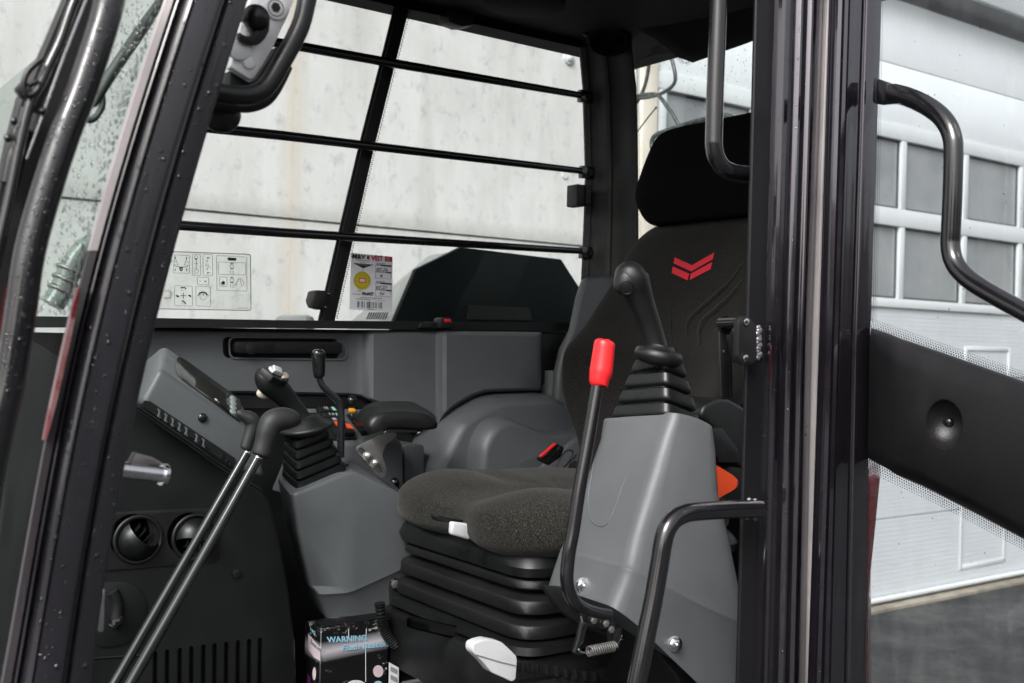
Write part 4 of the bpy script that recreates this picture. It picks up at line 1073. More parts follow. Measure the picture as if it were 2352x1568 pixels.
# pressed seams and creases of the backrest
for line, r0 in (([(1000, 790), (1003, 720), (1040, 660), (1110, 600), (1220, 500), (1300, 420), (1385, 290)], .007), ([(1090, 860), (1085, 770), (1120, 690), (1200, 620), (1300, 520), (1390, 400)], .008), ([(860, 560), (885, 640), (890, 760), (900, 850)], .004)):
    P = [hit(bt, *zN(x, y), -.0015) for x, y in catmull(line, 6)]; P = [p[0] for p in P if p]
    if len(P) > 4: MB().tube(P, [r0 * math.sin(math.pi * (i + .5) / len(P)) ** .5 for i in range(len(P))], 8).build("seam_roll", black_fab, bk, smooth=180)

# cushion: pillow with two thigh lobes in front
cu = MB(); cx_, cy_ = 1.23, 1.528; NR = 14; NA = 72
def outline(ph):
    c_, s_ = math.cos(ph), math.sin(ph)
    x = .265 * math.copysign(abs(c_) ** .62, c_); y = .250 * math.copysign(abs(s_) ** .55, s_)
    if c_ < 0:                      # front edge with a shallow notch
        x += .030 * math.exp(-((y + .02) / .055) ** 2) * min(1, -c_ * 2)
    return x, y
rings = []
for i in range(2 * NR - 1):
    if i < NR: t = i / (NR - 1) * math.pi / 2; rho = math.sin(t) ** .75; hgt = math.cos(t) ** .55
    else: t = (i - NR + 1) / (NR - 1) * math.pi / 2; rho = max(math.cos(t) ** .8, .02); hgt = -math.sin(t) ** .6
    rho = max(rho, .02); ring = []
    for k in range(NA):
        ph = 2 * math.pi * k / NA; ox, oy = outline(ph); x = cx_ + ox * rho; y = cy_ + oy * rho
        zmid = 1.455
        if hgt >= 0:
            h_ = .045 * hgt
            side = (abs(oy * rho) / .25) ** 2
            h_ += .024 * side * math.sin(min(rho, 1) * math.pi) ** .5 * (1 if ox < 0 else .8)
            lobe = math.exp(-((y - 1.385) / .07) ** 2) + math.exp(-((y - 1.66) / .085) ** 2)
            h_ += .016 * lobe * math.exp(-((x - 1.06) / .075) ** 2) * hgt
            h_ -= .018 * math.exp(-((y - 1.515) / .045) ** 2) * (1 if x < 1.25 else .4) * hgt
            h_ -= .010 * math.exp(-((x - 1.16) / .018) ** 2) * hgt
        else:
            h_ = .052 * hgt
            h_ -= .02 * math.exp(-((y - 1.38) / .08) ** 2) * (1 - rho * .4) * (-hgt)
        ring.append(V((x, y, zmid + h_)))
    rings.append(ring)
cu.loft(rings).build("seat_cushion", fab, seat, smooth=180)
# suspension bellows
bx0, bx1, by0, by1 = 1.0, 1.50, 1.325, 1.745
def rr_ring(off, z, r=.055, fs=0.0):
    P = [V((bx0 - off - fs, by0 - off, z)), V((bx1 + off, by0 - off, z)), V((bx1 + off, by1 + off, z)), V((bx0 - off - fs, by1 + off, z))]
    return rbox_poly(P, r, 6)
MB().loft([rr_ring(-.02, 1.43), rr_ring(-.005, 1.412), rr_ring(.0, 1.40), rr_ring(-.004, 1.385), rr_ring(-.03, 1.378)]).build("cushion_pan", rubber, seat, smooth=40)
z = 1.392
for i, (hh, of) in enumerate(((.030, -.012), (.036, -.006), (.036, -.002))):
    R_ = []
    for dz, o_ in ((0, -.022), (-.002, -.020), (-.012, -.001), (-.0135, .001), (-.0155, .002), (-hh + .005, .003), (-hh + .0025, .002), (-hh + .001, -.002), (-hh, -.022)):
        R_.append(rr_ring(of + o_, z + dz))
    MB().loft(R_).build("bellows_fold", trim, seat, smooth=32)
    z -= hh + .001
MB().loft([rr_ring(-.02, z + .004), rr_ring(.008, z - .006), rr_ring(.010, z - .018), rr_ring(-.02, z - .024)]).build("bellows_skirt", rubber, seat, smooth=50)
zb = z - .024
# sliding rails and base
bs = MB().box((.98, 1.33, zb - .10), (1.52, 1.75, zb - .002)).build("slide_base", black_matt, seat, bevel=.006)
MB().loft([B([(932, 1420), (945, 1412), (1440, 1520), (1440, 1548)], 1.50), B([(932, 1440), (945, 1446), (1440, 1568), (1440, 1552)], 1.50)]).build("slide_rail", trim, seat, bevel=.002)
MB().prism([V((.93, 1.31, zb - .03)), V((1.5, 1.31, zb - .03)), V((1.5, 1.31, zb - .055)), V((.93, 1.31, zb - .06))], (0, .03, 0)).build("slide_rail", trim, seat, bevel=.003)
MB().prism([V((.95, 1.70, zb - .03)), V((1.5, 1.70, zb - .03)), V((1.5, 1.70, zb - .055)), V((.95, 1.70, zb - .06))], (0, .03, 0)).build("slide_rail", trim, seat, bevel=.003)
fr_ = MB().prism([onB(x, y, 1.735) for x, y in [(896, 1352), (899, 1332), (907, 1326), (917, 1330), (928, 1357), (945, 1362), (990, 1395), (1100, 1430), (1100, 1500), (965, 1472), (908, 1446), (901, 1410)]], (0, .02, 0)).build("mounting_bracket", black_matt, seat, bevel=.003)
MB().disc(onB(906.5, 1341, 1.733), (0, -1, 0), .0085, .004, 6).build("bracket_bolt", bare_metal, fr_, bevel=.001)
MB().box((1.02, 1.36, .95), (1.48, 1.73, zb - .101)).build("seat_plinth", black_matt, seat, bevel=.01)
# white adjusting lever below the cushion front
la = MB().prism(B([(998, 1186), (1010, 1184), (1118, 1205), (1120, 1222), (1090, 1214), (1040, 1202), (1004, 1196)], 1.475), (0, .015, 0)).build("adjuster_arm", rubber, seat, bevel=.002)
MB().prism(B([(1039, 1198), (1089, 1204.5), (1080, 1241), (1037, 1228)], 1.46), (0, .012, 0)).build("white_lever_end", white_pl, la, bevel=.004, segs=3)
MB().prism(B([(1090, 1204), (1118, 1212), (1124, 1222), (1112, 1228), (1081, 1243)], 1.465), (0, .03, 0)).build("lever_shank", rubber, la, bevel=.003)
# white weight knob
kx = [(1088, 1500), (1086, 1489), (1089, 1478), (1103, 1472), (1120, 1468), (1152, 1474), (1170, 1490), (1187, 1507), (1188, 1518), (1185, 1560), (1177, 1566), (1155, 1556), (1130, 1545), (1112, 1523)]
MB().prism(rbox_poly(B(kx, 1.26), .004, 3), (0, .020, 0)).build("weight_knob", white_pl, seat, bevel=.006, segs=4)
MB().tube(B([(1092, 1503), (1110, 1508), (1150, 1520), (1184, 1528)], 1.259), .0009, 6).build("knob_line", grey_print, seat, smooth=80)
hk = catmull([tuple(onB(x, y, 1.60)) for x, y in ((1012, 1503), (990, 1504), (977, 1509), (973, 1519), (985, 1540), (996, 1555), (988, 1561), (960, 1565), (925, 1572))], 4)
MB().tube(hk, .0052, 12).build("release_bar", bare_metal, seat, smooth=80)
for i in range(9):
    x0 = 1190 + i * 22; MB().prism(B([(x0, 1520 + i * 3), (x0 + 8, 1522 + i * 3), (x0 + 8, 1545 + i * 3), (x0, 1543 + i * 3)], 1.305), (0, .01, 0)).build("rail_tab", trim, seat, bevel=.001)

# armrests
near_o = [(857, 998), (850, 980), (860, 958), (882, 946), (905, 943), (950, 944), (988, 951), (1008, 966), (1013, 976), (1003, 987), (940, 987), (880, 985)]
mid_o = [(842, 990), (836, 968), (848, 948), (868, 937), (895, 933), (945, 932), (975, 938), (995, 950), (1002, 966), (990, 978), (935, 980), (865, 985)]
far_o = [(820, 980), (816, 962), (828, 942), (845, 928), (868, 922), (915, 921), (944, 922), (962, 930), (970, 945), (960, 960), (915, 968), (845, 975)]
def shrink(P, k): 
    c_ = sum(P, V((0, 0, 0))) / len(P); return [c_.lerp(p, k) for p in P]
N_ = B(near_o, 1.775); M__ = B(mid_o, 1.83); F__ = B(far_o, 1.90)
def sm(P): 
    q = [tuple(p) for p in P]; q = q[-2:] + q + q[:2]; c_ = catmull(q, 4); return [V(p) for p in c_[8:-8][:len(P) * 4]]
N_, M__, F__ = sm(N_), sm(M__), sm(F__)
far = MB().loft([[p + V((0, -.000, 0)) for p in shrink(N_, .7)], [p + V((0, .002, 0)) for p in shrink(N_, .88)], [p + V((0, .007, 0)) for p in shrink(N_, .96)], [p + V((0, .016, 0)) for p in N_], M__, F__, [p + V((0, .008, 0)) for p in shrink(F__, .8)]]).build("armrest", grip_rubber, seat, smooth=60)
MB().prism(B([(872, 985), (972, 985), (970, 993), (900, 993), (872, 990)], 1.80), (0, .05, 0)).build("pad_plate", bare_metal, far, bevel=.001)
bkt = rbox_poly(B([(868, 996), (912, 993), (911, 1003), (886, 1022), (878, 1045), (889, 1078), (886, 1094), (875, 1097), (866, 1090), (820, 1038), (819, 1027), (834, 1018), (854, 1009)], 1.80), .006, 4)
bq = MB().prism(bkt, (0, .005, 0)).build("slotted_bracket", bare_metal, far, bevel=.0008)
slt = rbox_poly(B([(829, 1030), (836, 1028), (884, 1081), (880, 1088), (874, 1087), (828, 1036)], 1.79), .003, 4); cut(bq, MB().prism(slt, (0, .03, 0)))
for x, y in ((844, 1046.5), (861, 1063)):
    w_ = MB().disc(onB(x - 1, y + 1, 1.798), (-.3, -.9, .1), .0088, .002, 20).build("bolt_washer", bare_metal, far, bevel=.0005)
    MB().disc(onB(x, y, 1.796), (-.3, -.9, .1), .0062, .0075, 6).build("hex_head", zinc, far, bevel=.001)
for x, y in ((884, 991), (962, 993)):
    MB().ball(onB(x, y, 1.795), .005, 10, 8).build("pad_screw", zinc, far, smooth=80)
MB().prism(rbox_poly(B([(1610, 958), (1618, 930), (1645, 916), (1672, 914), (1700, 930), (1745, 960), (1745, 1080), (1700, 1075), (1660, 1000), (1640, 985)], 1.27), .012, 5), (0, .08, 0)).build("armrest", grip_rubber, seat, bevel=.012, segs=4)
rt = thing("belt_retractor", "dark smoky belt retractor block with orange webbing behind the near console", "seat belt", onB(1665, 1100, 1.30))
MB().prism(rbox_poly(B([(1636, 985), (1660, 982), (1698, 1035), (1696, 1062), (1655, 1062), (1640, 1040)], 1.245), .005, 4), (0, .05, 0)).build("retractor", rubber, rt, bevel=.004)
wb = [(1645, 1068), (1662, 1078), (1682, 1090), (1693, 1100), (1696, 1109)]; wl = [(1650, 1145), (1663, 1137), (1680, 1128), (1688, 1122), (1694, 1118)]
MB().loft([[onB(x, y, 1.25), onB(x2, y2, 1.25), onB(x2, y2, 1.262), onB(x, y, 1.262)] for (x, y), (x2, y2) in zip(wb, wl)]).build("webbing", orange_web, rt, smooth=50)
MB().prism(B([(1655, 1062), (1740, 1066), (1740, 1160), (1650, 1200)], 1.33), (0, .05, 0)).build("anchor_plate", grey_dk, rt, bevel=.003)
bu = thing("belt_buckle", "black seat belt buckle with red release edge beside the far bolster", "seat belt buckle", onB(1262, 1058, 1.77))
bo_ = MB().prism(B([(1240, 1052), (1281, 1019), (1297, 1027), (1290, 1050), (1262, 1069), (1243, 1060)], 1.76), (0, .014, 0)).build("buckle", black_gloss, bu, bevel=.003)
MB().prism(B([(1240, 1048), (1276, 1017), (1280, 1020), (1244, 1051)], 1.757), (0, .006, 0)).build("release_button", red_knob, bo_, bevel=.001)
wr = catmull([tuple(onB(x, y, 1.745)) for x, y in ((1262, 1085), (1271, 1081), (1283, 1060), (1296, 1040), (1308, 1033), (1315, 1037), (1312, 1050), (1300, 1068), (1285, 1080), (1275, 1084))], 5)
MB().tube(wr, .0017, 8).build("cable", rubber, bu, smooth=80)
MB().tube([onB(1290, 1092, 1.745), onB(1305, 1073, 1.745), onB(1310, 1057, 1.745), onB(1318, 1052, 1.745), onB(1324, 1044, 1.745)], .0018, 8).build("cable", rubber, bu, smooth=80)
MB().prism(B([(1296, 1095), (1330, 1060), (1345, 1060), (1345, 1100)], 1.75), (0, .02, 0)).build("buckle_bracket", black_matt, bu, bevel=.002)

# corrugated hose
cp = catmull([tuple(onB(x, y, 1.68)) for x, y in ((872, 1385), (876, 1418), (880, 1438), (890, 1460), (906, 1479), (930, 1492), (960, 1500))], 14)
hos = MB(); 
hos.tube([V(p) for p in cp], [(.0098 if i % 3 == 0 else (.0092 if i % 3 == 1 else .0066)) for i in range(len(cp))], 16)
o_ = hos.build("corrugated_hose", rubber, None, smooth=60); tag(o_, "black corrugated hose curving down beside the beacon box", "hose")
# cardboard box
bxo = thing("beacon_box", "worn black cardboard box printed WARNING Flash Beacon standing on the cab floor", "box", onB(815, 1700, 1.70))
NBx = 1.69
p00, p10 = onB(737, 1444, NBx), onB(893, 1436, NBx); zt = p00.z; zbm = .952
p10 = V((p10.x, NBx, zt)); fb = .062
cardm, t_, p_ = new_mat("scuffed_black_card")
tc = t_.nodes.new("ShaderNodeTexCoord"); O_ = tc.outputs["Object"]
nn = ramp(t_, noise(t_, O_, 55, 6, .75, (.6, 1, 1.6)), [(.57, (0, 0, 0)), (.60, (1, 1, 1)), (1, (1, 1, 1))])
ms = ramp(t_, noise(t_, O_, 9, 3, .5), [(.50, (0, 0, 0)), (.56, (1, 1, 1)), (1, (1, 1, 1))])
sx = t_.nodes.new("ShaderNodeSeparateXYZ"); t_.links.new(O_, sx.inputs[0])
zl = p00.z - onB(815, 1700, 1.70).z
tb = band(t_, sx.outputs[2], zl - .016, .022)
mk = t_.nodes.new("ShaderNodeMath"); mk.operation = 'MAXIMUM'; t_.links.new(ms, mk.inputs[0]); t_.links.new(tb, mk.inputs[1])
fct = mul(t_, nn, mk.outputs[0])
# printed pale band across the box
x_l = p00.x - onB(815, 1700, 1.70).x
bnd = t_.nodes.new("ShaderNodeMath"); bnd.operation = 'MULTIPLY_ADD'; bnd.inputs[1].default_value = -.04; bnd.inputs[2].default_value = 0
t_.links.new(sx.outputs[0], bnd.inputs[0])
zz = t_.nodes.new("ShaderNodeMath"); zz.operation = 'ADD'; t_.links.new(sx.outputs[2], zz.inputs[0]); t_.links.new(bnd.outputs[0], zz.inputs[1])
g_ = band(t_, zz.outputs[0], zl - .038, .018)
col_ = mixc(t_, (.006, .006, .007), (.60, .56, .62), g_)
col_ = mixc(t_, col_, (.50, .47, .45), fct)
t_.links.new(col_, p_.inputs["Base Color"]); p_.inputs["Roughness"].default_value = .4
bx_ = MB().box((p00.x, NBx, zbm), (p10.x, NBx + fb, zt)).build("carton", cardm, bxo, bevel=.0015, segs=1)
fl = MB().prism([V((p00.x + .003, NBx + .003, zt + .001)), V((p10.x - .003, NBx + .003, zt + .001)), V((p10.x - .003, NBx + fb * .5, zt + .004)), V((p00.x + .003, NBx + fb * .5, zt + .004))], (0, 0, .0015)).build("top_flap", cardm, bxo)
def zB(x, y): return (696.6 + x * .1305, 1405 + y * .1305)
def bt_(x, y, e=.0012): return onB(*zB(x, y), NBx - e)
shad = mat("dark_blue_print", (.05, .10, .16), rough=.5)
for dx, m__, e in ((6, shad, .0008), (0, blue_print, .0012)):
    ftext("print", "WARNING", bt_(425 + dx, 540 + dx, e), bt_(1120 + dx, 505 + dx, e), bt_(412 + dx, 438 + dx, e), 1.0, m__, bx_, bold=.025)
    ftext("print", "Flash Beacon", bt_(680 + dx, 685 + dx, e), bt_(1492 + dx, 600 + dx, e), bt_(680 + dx, 592 + dx, e), 1.0, m__, bx_, bold=.025)
def bdisc(x, y, rx, ry, m__, nm="printed_spot"):
    MB().prism([bt_(x + rx * math.cos(t), y + ry * math.sin(t), .0006) for t in [i * math.pi / 12 for i in range(24)]], (0, -.0004, 0)).build(nm, m__, bx_)
bdisc(1318, 1045, 90, 105, pink_print); bdisc(930, 1330, 190, 130, white_print); bdisc(1320, 1290, 80, 75, blue_print)
# left end of the box
ex = p00.x - .0008
def el(px, py, e=0): return onA(px, py, ex - e)
MB().prism([el(708, 1455), el(736, 1488), el(736, 1518), el(722, 1510), el(709, 1492)], (-.0003, 0, 0)).build("printed_band", pink_print, bx_)
MB().prism([el(722 + 4 * math.cos(t), 1547 + 15 * math.sin(t)) for t in [i * math.pi / 8 for i in range(16)]], (-.0003, 0, 0)).build("printed_spot", pink_print, bx_)
MB().prism([el(706, 1545), el(712, 1556), el(714, 1600), el(704, 1600)], (-.0003, 0, 0)).build("printed_spot", purple_print, bx_)
ftext("print", "Beacon", el(713, 1477, .0006), el(735, 1497, .0006), el(714, 1466, .0006), 1.0, shad, bx_)
ftext("print", "NG", el(713, 1448, .0006), el(724, 1458, .0006), el(713, 1440, .0006), 1.0, blue_print, bx_)
# packing tape folds
for x in (800, 1110):
    MB().tube([bt_(x, 300, .0006), bt_(x - 12, 700, .0006), bt_(x - 10, 1230, .0006)] if x > 1000 else [bt_(x, 300, .0006), bt_(x, 480, .0006)], .0006, 5).build("tape_crease", white_print, bx_)
pp = MB().prism([onB(894, 1521, 1.66), onB(916, 1533, 1.66), onB(915, 1640, 1.66), onB(892, 1640, 1.66)], (0, .001, 0)).build("label_sheet", white_print, None)
tag(pp, "small white printed sheet between the beacon box and the seat base", "paper")
for i in range(2):
    MB().prism(rbox_poly([onB(897, 1530 + i * 19, 1.6595), onB(913, 1538 + i * 19, 1.6595), onB(913, 1549 + i * 19, 1.6595), onB(897, 1541 + i * 19, 1.6595)], .002), (0, -.0003, 0)).build("printed_frame", grey_print, pp)
# ================================================================== HANDLES ON THE PILLARS
def handle(name, lab, pts, b, rpx, m, cat="grab handle", k=6, n=18):
    P = catmull(pts, k); W = [onB(x, y, b) for x, y in P]; mid = W[len(W) // 2]
    o_ = MB().tube(W, px2m(mid, rpx), n).build(name, m, None, smooth=70); return tag(o_, lab, cat)
handle("grab_handle", "upper black tube handle running down beside the rear door pillar", [(1651, -160), (1650, 0), (1643, 200), (1640, 310), (1640, 335), (1646, 362), (1662, 385), (1688, 397), (1722, 401), (1745, 402)], 1.03, 20, paint2)
lr = handle("grab_handle", "lower bent black handrail bolted to the rear door pillar", [(1745, 1169), (1724, 1169), (1660, 1171), (1600, 1175), (1572, 1180), (1548, 1193), (1532, 1215), (1523, 1245), (1514, 1300), (1500, 1380), (1482, 1470), (1463, 1568), (1440, 1700)], .97, 22, paint2)
wdm = MB()
cW = onB(1724, 1169, .985)
for i in range(10):
    t = 2 * math.pi * i / 10; wdm.ball(cW + V((.004 * math.sin(i * 3), -.001, 0)) + V((0.001, .0125 * math.cos(t), .0125 * math.sin(t))), .0035, 8, 6)
wdm.build("weld_bead", weld_m, lr, smooth=80)
handle("grab_handle", "upper looped black tube handle around the steel latch on the front pillar", [(718, -60), (705, 0), (693, 51), (676, 90), (660, 120), (640, 155), (622, 185), (602, 207), (575, 218), (545, 219), (500, 213), (470, 208)], 1.05, 22, rubber)
o_ = handle("grab_handle", "second darker tube just below the looped handle on the front pillar", [(655, 150), (630, 200), (606, 228), (572, 240), (530, 238), (480, 232)], 1.10, 18, black_matt)
q = onB(508, 262, 1.12); tag(MB().ball(q, .018, 18, 12, (1.2, .8, 1.1)).build("rubber_bumper", rubber, None, smooth=80), "round black rubber bumper below the tube handles", "bumper")

# latch plate on the front pillar
lt = thing("door_latch", "shiny steel door latch plate with black hook and hex bolt at top left", "latch", onB(590, 100, 1.06))
def zL(x, y): return (x * .3388, y * .3388)
LB = 1.065
po = [(1745, -120), (2010, -80), (1985, 20), (1973, 45), (1950, 110), (1905, 200), (1850, 320), (1785, 430), (1722, 525), (1700, 538), (1562, 452), (1575, 420), (1600, 300), (1640, 150), (1690, 20)]
lp = MB().prism(rbox_poly([onB(*zL(x, y), LB) for x, y in po], .002), (0, .012, 0)).build("latch_plate", steel, lt, bevel=.0012)
MB().prism([onB(*zL(x, y), LB + .014) for x, y in [(1560, 470), (1700, 560), (1740, 530), (1800, 430), (1880, 310), (1920, 310), (1800, 520), (1740, 610), (1560, 610)]], (0, .03, 0)).build("latch_backing", black_matt, lt, bevel=.002)
hk_o = [(1690, 55), (1740, 50), (1785, 70), (1820, 110), (1834, 150), (1826, 210), (1800, 260), (1765, 295), (1720, 300), (1660, 275), (1625, 255), (1630, 180), (1660, 100)]
hk = MB().prism([onB(*zL(x, y), LB - .014) for x, y in hk_o], (0, .009, 0)).build("latch_hook", black_matt, lt, bevel=.0015)
cut(hk, MB().prism([onB(*zL(1722 + 62 * math.cos(t), 165 + 55 * math.sin(t)), LB - .03) for t in [i * math.pi / 14 for i in range(28)]], (0, .04, 0)))
MB().ball(onB(*zL(1735, 122), LB - .010), .0140, 20, 14).build("latch_pin", rubber, lt, smooth=80)
b_ = MB().disc(onB(*zL(1870, 52), LB - .001), (0, -1, 0), .0125, .002, 28).build("hex_bolt", steel, lt, bevel=.0006)
MB().torus(onB(*zL(1870, 52), LB - .003), (0, -1, 0), .0085, .0007, 24, 6).build("bolt_ring", bare_metal, b_)
MB().disc(onB(*zL(1870, 48), LB - .0033), (0, -1, 0), .0052, .0008, 6).build("hex_socket", black_matt, b_)
MB().disc(onB(*zL(1685, 428), LB - .001), (0, -1, 0), .0060, .0018, 20).build("rivet", steel, lt, bevel=.0007)
MB().disc(onB(*zL(1610, 318), LB - .001), (0, -1, 0), .0140, .004, 24).build("pivot_cap", steel, lt, bevel=.0015)
MB().prism([onB(*zL(x, y), LB - .0015) for x, y in [(1675, 285), (1690, 300), (1735, 440), (1722, 462), (1690, 462), (1600, 400), (1640, 300)]], (0, .0015, 0)).build("latch_pawl", steel, lt, bevel=.0006)

sp = thing("striker_pin", "bright chrome striker pin sticking out of the front pillar", "striker pin", onB(300, 1080, 1.02))
A_, B_ = onB(255, 1076, 1.03), onB(383, 1091, 1.035)
dA = (B_ - A_)
MB().tube([A_, A_ + dA * .45, A_ + dA * .90, A_ + dA * .90, A_ + dA * .905, A_ + dA * .97, A_ + dA * .985, B_], [.0078, .0078, .0078, .0080, .0104, .0106, .0102, .006], 24).build("pin", zinc, sp, smooth=35)
MB().prism([onB(x, y, 1.03) for x, y in ((300, 1062), (312, 1040), (322, 1042), (350, 1050), (372, 1062), (374, 1068), (300, 1068))], (0, .012, 0)).build("pin_bracket", bare_metal, sp, bevel=.002)
MB().prism([onB(x, y, 1.035) for x, y in ((222, 1362), (241, 1353), (239, 1445), (236, 1452), (220, 1450))], (0, .004, 0)).build("edge_plate", zinc, sp, bevel=.001)

# door stay on the rear door pillar
ds = thing("door_stay", "black folding door stay with two hex bolts on the rear door pillar", "door stay", onB(1700, 830, 1.0))
def zD(x, y): return (1593.9 + x * .2071, 708.4 + y * .2071)
def DP(L, b): return [onB(*zD(x, y), b) for x, y in L]
pl_ = MB().prism(rbox_poly(DP([(500, 150), (520, 100), (560, 75), (620, 92), (655, 140), (692, 195), (692, 598), (562, 636), (520, 600), (492, 540)], .985), .004, 3), (0, .010, 0)).build("stay_plate", black_matt, ds, bevel=.0015)
for x, y in ((580, 150), (572, 555)):
    w_ = MB().disc(onB(*zD(x, y), .984), (0, -1, 0), .0052, .0016, 24).build("hex_bolt", zinc, pl_, bevel=.0005)
    MB().disc(onB(*zD(x, y), .9823), (0, -1, 0), .0022, .0004, 6).build("hex_socket", black_matt, w_)
MB().prism(DP([(285, 250), (370, 262), (388, 560), (400, 1005), (330, 1010), (305, 985)], 1.05), (0, .004, 0)).prism(DP([(285, 250), (335, 203), (432, 212), (370, 262)], 1.049), (0, .012, 0)).prism(DP([(371, 262), (432, 214), (400, 300), (430, 640), (434, 985), (402, 1003)], 1.051), (0, .012, 0)).build("stay_arm", black_matt, ds, bevel=.0012)
MB().tube([onB(*zD(300, 160), 1.05), onB(*zD(520, 150), 1.0)], .0075, 16).tube([onB(*zD(330, 165), 1.055), onB(*zD(350, 165), 1.05)], .0105, 18).build("stay_pivot", black_gloss, ds, smooth=50)
MB().torus(onB(*zD(458, 252), 1.0), (0, 1, 0), .0042, .0016, 18, 6).prism(DP([(405, 290), (500, 300), (500, 600), (480, 580), (440, 420)], 1.01), (0, .01, 0)).build("stay_link", black_matt, ds, bevel=.001)
MB().disc(onB(*zD(338, 475), 1.0495), (0, -1, 0), .0026, .0012, 12).build("stay_screw", zinc, ds)
wm = MB()
for i in range(11):
    y = 215 + i * 33; wm.ball(onB(*zD(716 + 8 * math.sin(i * 2.3), y), .998), .0036 + .0012 * math.sin(i * 1.9) ** 2, 8, 6, (1.3, .8, 1.2))
wm.build("weld_bead", weld_m, ds, smooth=80)

# ================================================================== OPEN DOOR
door = thing("cab_door", "open cab door with clear glass, dotted border, bent handle and black trim panel", "cab door", (1.28, .95, 1.0))
ys2 = ys
SL = [(1922, -160), (1918, 0), (1894, 784), (1868, 1568), (1864, 1740)]; SR = [(2024, -160), (2020, 0), (1993, 784), (1985, 1568), (1983, 1740)]
prof_s = [(0.003, -.010), (0, -.004), (.02, .004), (.06, .0075), (.10, .004), (.115, -.002), (.15, -.002), (.165, .004), (.21, .0065), (.25, .004), (.26, .0), (.29, .0), (.30, .003), (.36, .0045), (.42, .003), (.47, .004), (.545, .004), (.55, -.006), (.575, -.006), (.58, .004), (.60, .009), (.635, .010), (.965, .006), (.99, .002), (1, -.006), (1, -.04)]
stl = strip(MB(), SL, SR, prof_s, ys2, .965).build("door_stile", paint, door, smooth=32)
st_t = bvh(stl)
H0 = onB(1993, 784, .965); Dd = V((-.25, -.968, 0)).normalized(); Dn = V((-Dd.y, Dd.x, 0))
if Dn.dot(CAM - H0) < 0: Dn = -Dn
def onD(px, py, off=0.0): return onP(px, py, H0 + Dn * off, Dn)
gl = MB().add([onD(1985, -160, -.008), onD(2520, -160, -.008), onD(2520, 1740, -.008), onD(1975, 1740, -.008)], [(0, 1, 2, 3)])
dgl = gl.build("door_glass", door_glass_m, door, smooth=0)
tpn = [(2000, 751), (2352, 874.5), (2460, 915), (2460, 1290), (2352, 1234), (2180, 1140), (2060, 1083), (1993, 1051)]
T0 = [onD(x, y, -.004) for x, y in tpn]
ctr_ = (2200, 990)
def shr(k, off, dy=0): return [onD(ctr_[0] + (x - ctr_[0]) * k, ctr_[1] + (y - ctr_[1]) * k + dy, off) for x, y in tpn]
inner_t = [(2006, 758), (2060, 778), (2352, 884), (2460, 925), (2460, 1275), (2352, 1222), (2180, 1130), (2010, 1052)]
# panel: chamfered upper edge rolls over to a flat face; left end step
top_e = [(2001, 752), (2060, 772), (2130, 797), (2250, 839), (2352, 875), (2480, 920)]
rows_ = []
for x, y in top_e:
    yb = curve_y([(1990, 1050), (2010, 1060), (2060, 1084), (2180, 1141), (2352, 1233), (2480, 1300)], x - (8 if x < 2010 else 0))
    hgt = yb - y; lft = x < 2030
    fl_ = .014 if lft else .052
    rows_.append([onD(x - 1, y + 3, -.004), onD(x, y, fl_ - .010), onD(x - 1, y + 5, fl_ - .003), onD(x - 2, y + (14 if lft else 16), fl_ + (.003 if lft else .004)), onD(x - 3, y + (24 if lft else 50), fl_ + (.005 if lft else .014)), onD(x - 4, y + (34 if lft else 64), fl_ + (.006 if lft else .016)),
                  onD(x - 5, y + hgt * .5, fl_ + (.006 if lft else .017)), onD(x - 6, yb - 34, fl_ + (.004 if lft else .016)), onD(x - 7, yb - 16, fl_ + (.002 if lft else .010)), onD(x - 8, yb - 4, fl_ - .004), onD(x - 8, yb, -.004)])
# insert the step between the left end and the main face
tpo = MB().loft([rows_[0], [p.lerp(q, .75) for p, q in zip(rows_[0], rows_[1])], [p.lerp(q, .25) + Dn * .004 for p, q in zip(rows_[1], rows_[2])]] + rows_[2:]).build("trim_panel", trim, door, smooth=50, tri=True)
c_ = onD(2188, 975, .0555)
ct = MB().ball(c_ + Dn * .013, .031, 36, 24)
cut(tpo, ct)
tt = bvh(tpo)
hq = onD(2187, 969, .036)
MB().ball(hq + Dn * .004, .0085, 18, 12).disc(hq - Dn * .004, Dn, .011, .006, 24).build("panel_stud", black_gloss, tpo, smooth=50)
MB().disc(hq + Dn * .0126, Dn, .0028, .0008, 6).build("stud_socket", black_matt, tpo)
# bent handle on the door
hp = catmull([(2052, 214), (2080, 221), (2110, 233), (2140, 250), (2162, 268), (2178, 290), (2187, 315), (2190, 345), (2188, 440), (2184, 530), (2183, 565), (2190, 598), (2208, 625), (2240, 652), (2290, 682), (2352, 716), (2440, 765)], 5)
W = [onD(x, y, .045) for x, y in hp]
hdl = MB().tube(W, [px2m(p, 22) for p in W], 20).build("door_handle", paint2, door, smooth=70)
fl2 = MB().loft([[onD(2006, 176, .02), onD(2008, 178, .035), onD(2004, 236, .035), onD(2004, 236, .02)], [onD(2030, 184, .03), onD(2030, 186, .05), onD(2026, 242, .05), onD(2026, 240, .03)], [onD(2064, 196, .036), onD(2064, 200, .058), onD(2046, 240, .054), onD(2050, 240, .036)], [onD(2092, 212, .04), onD(2092, 214, .056), onD(2082, 238, .056), onD(2082, 238, .04)]]).build("handle_flange", paint2, hdl, bevel=.003)
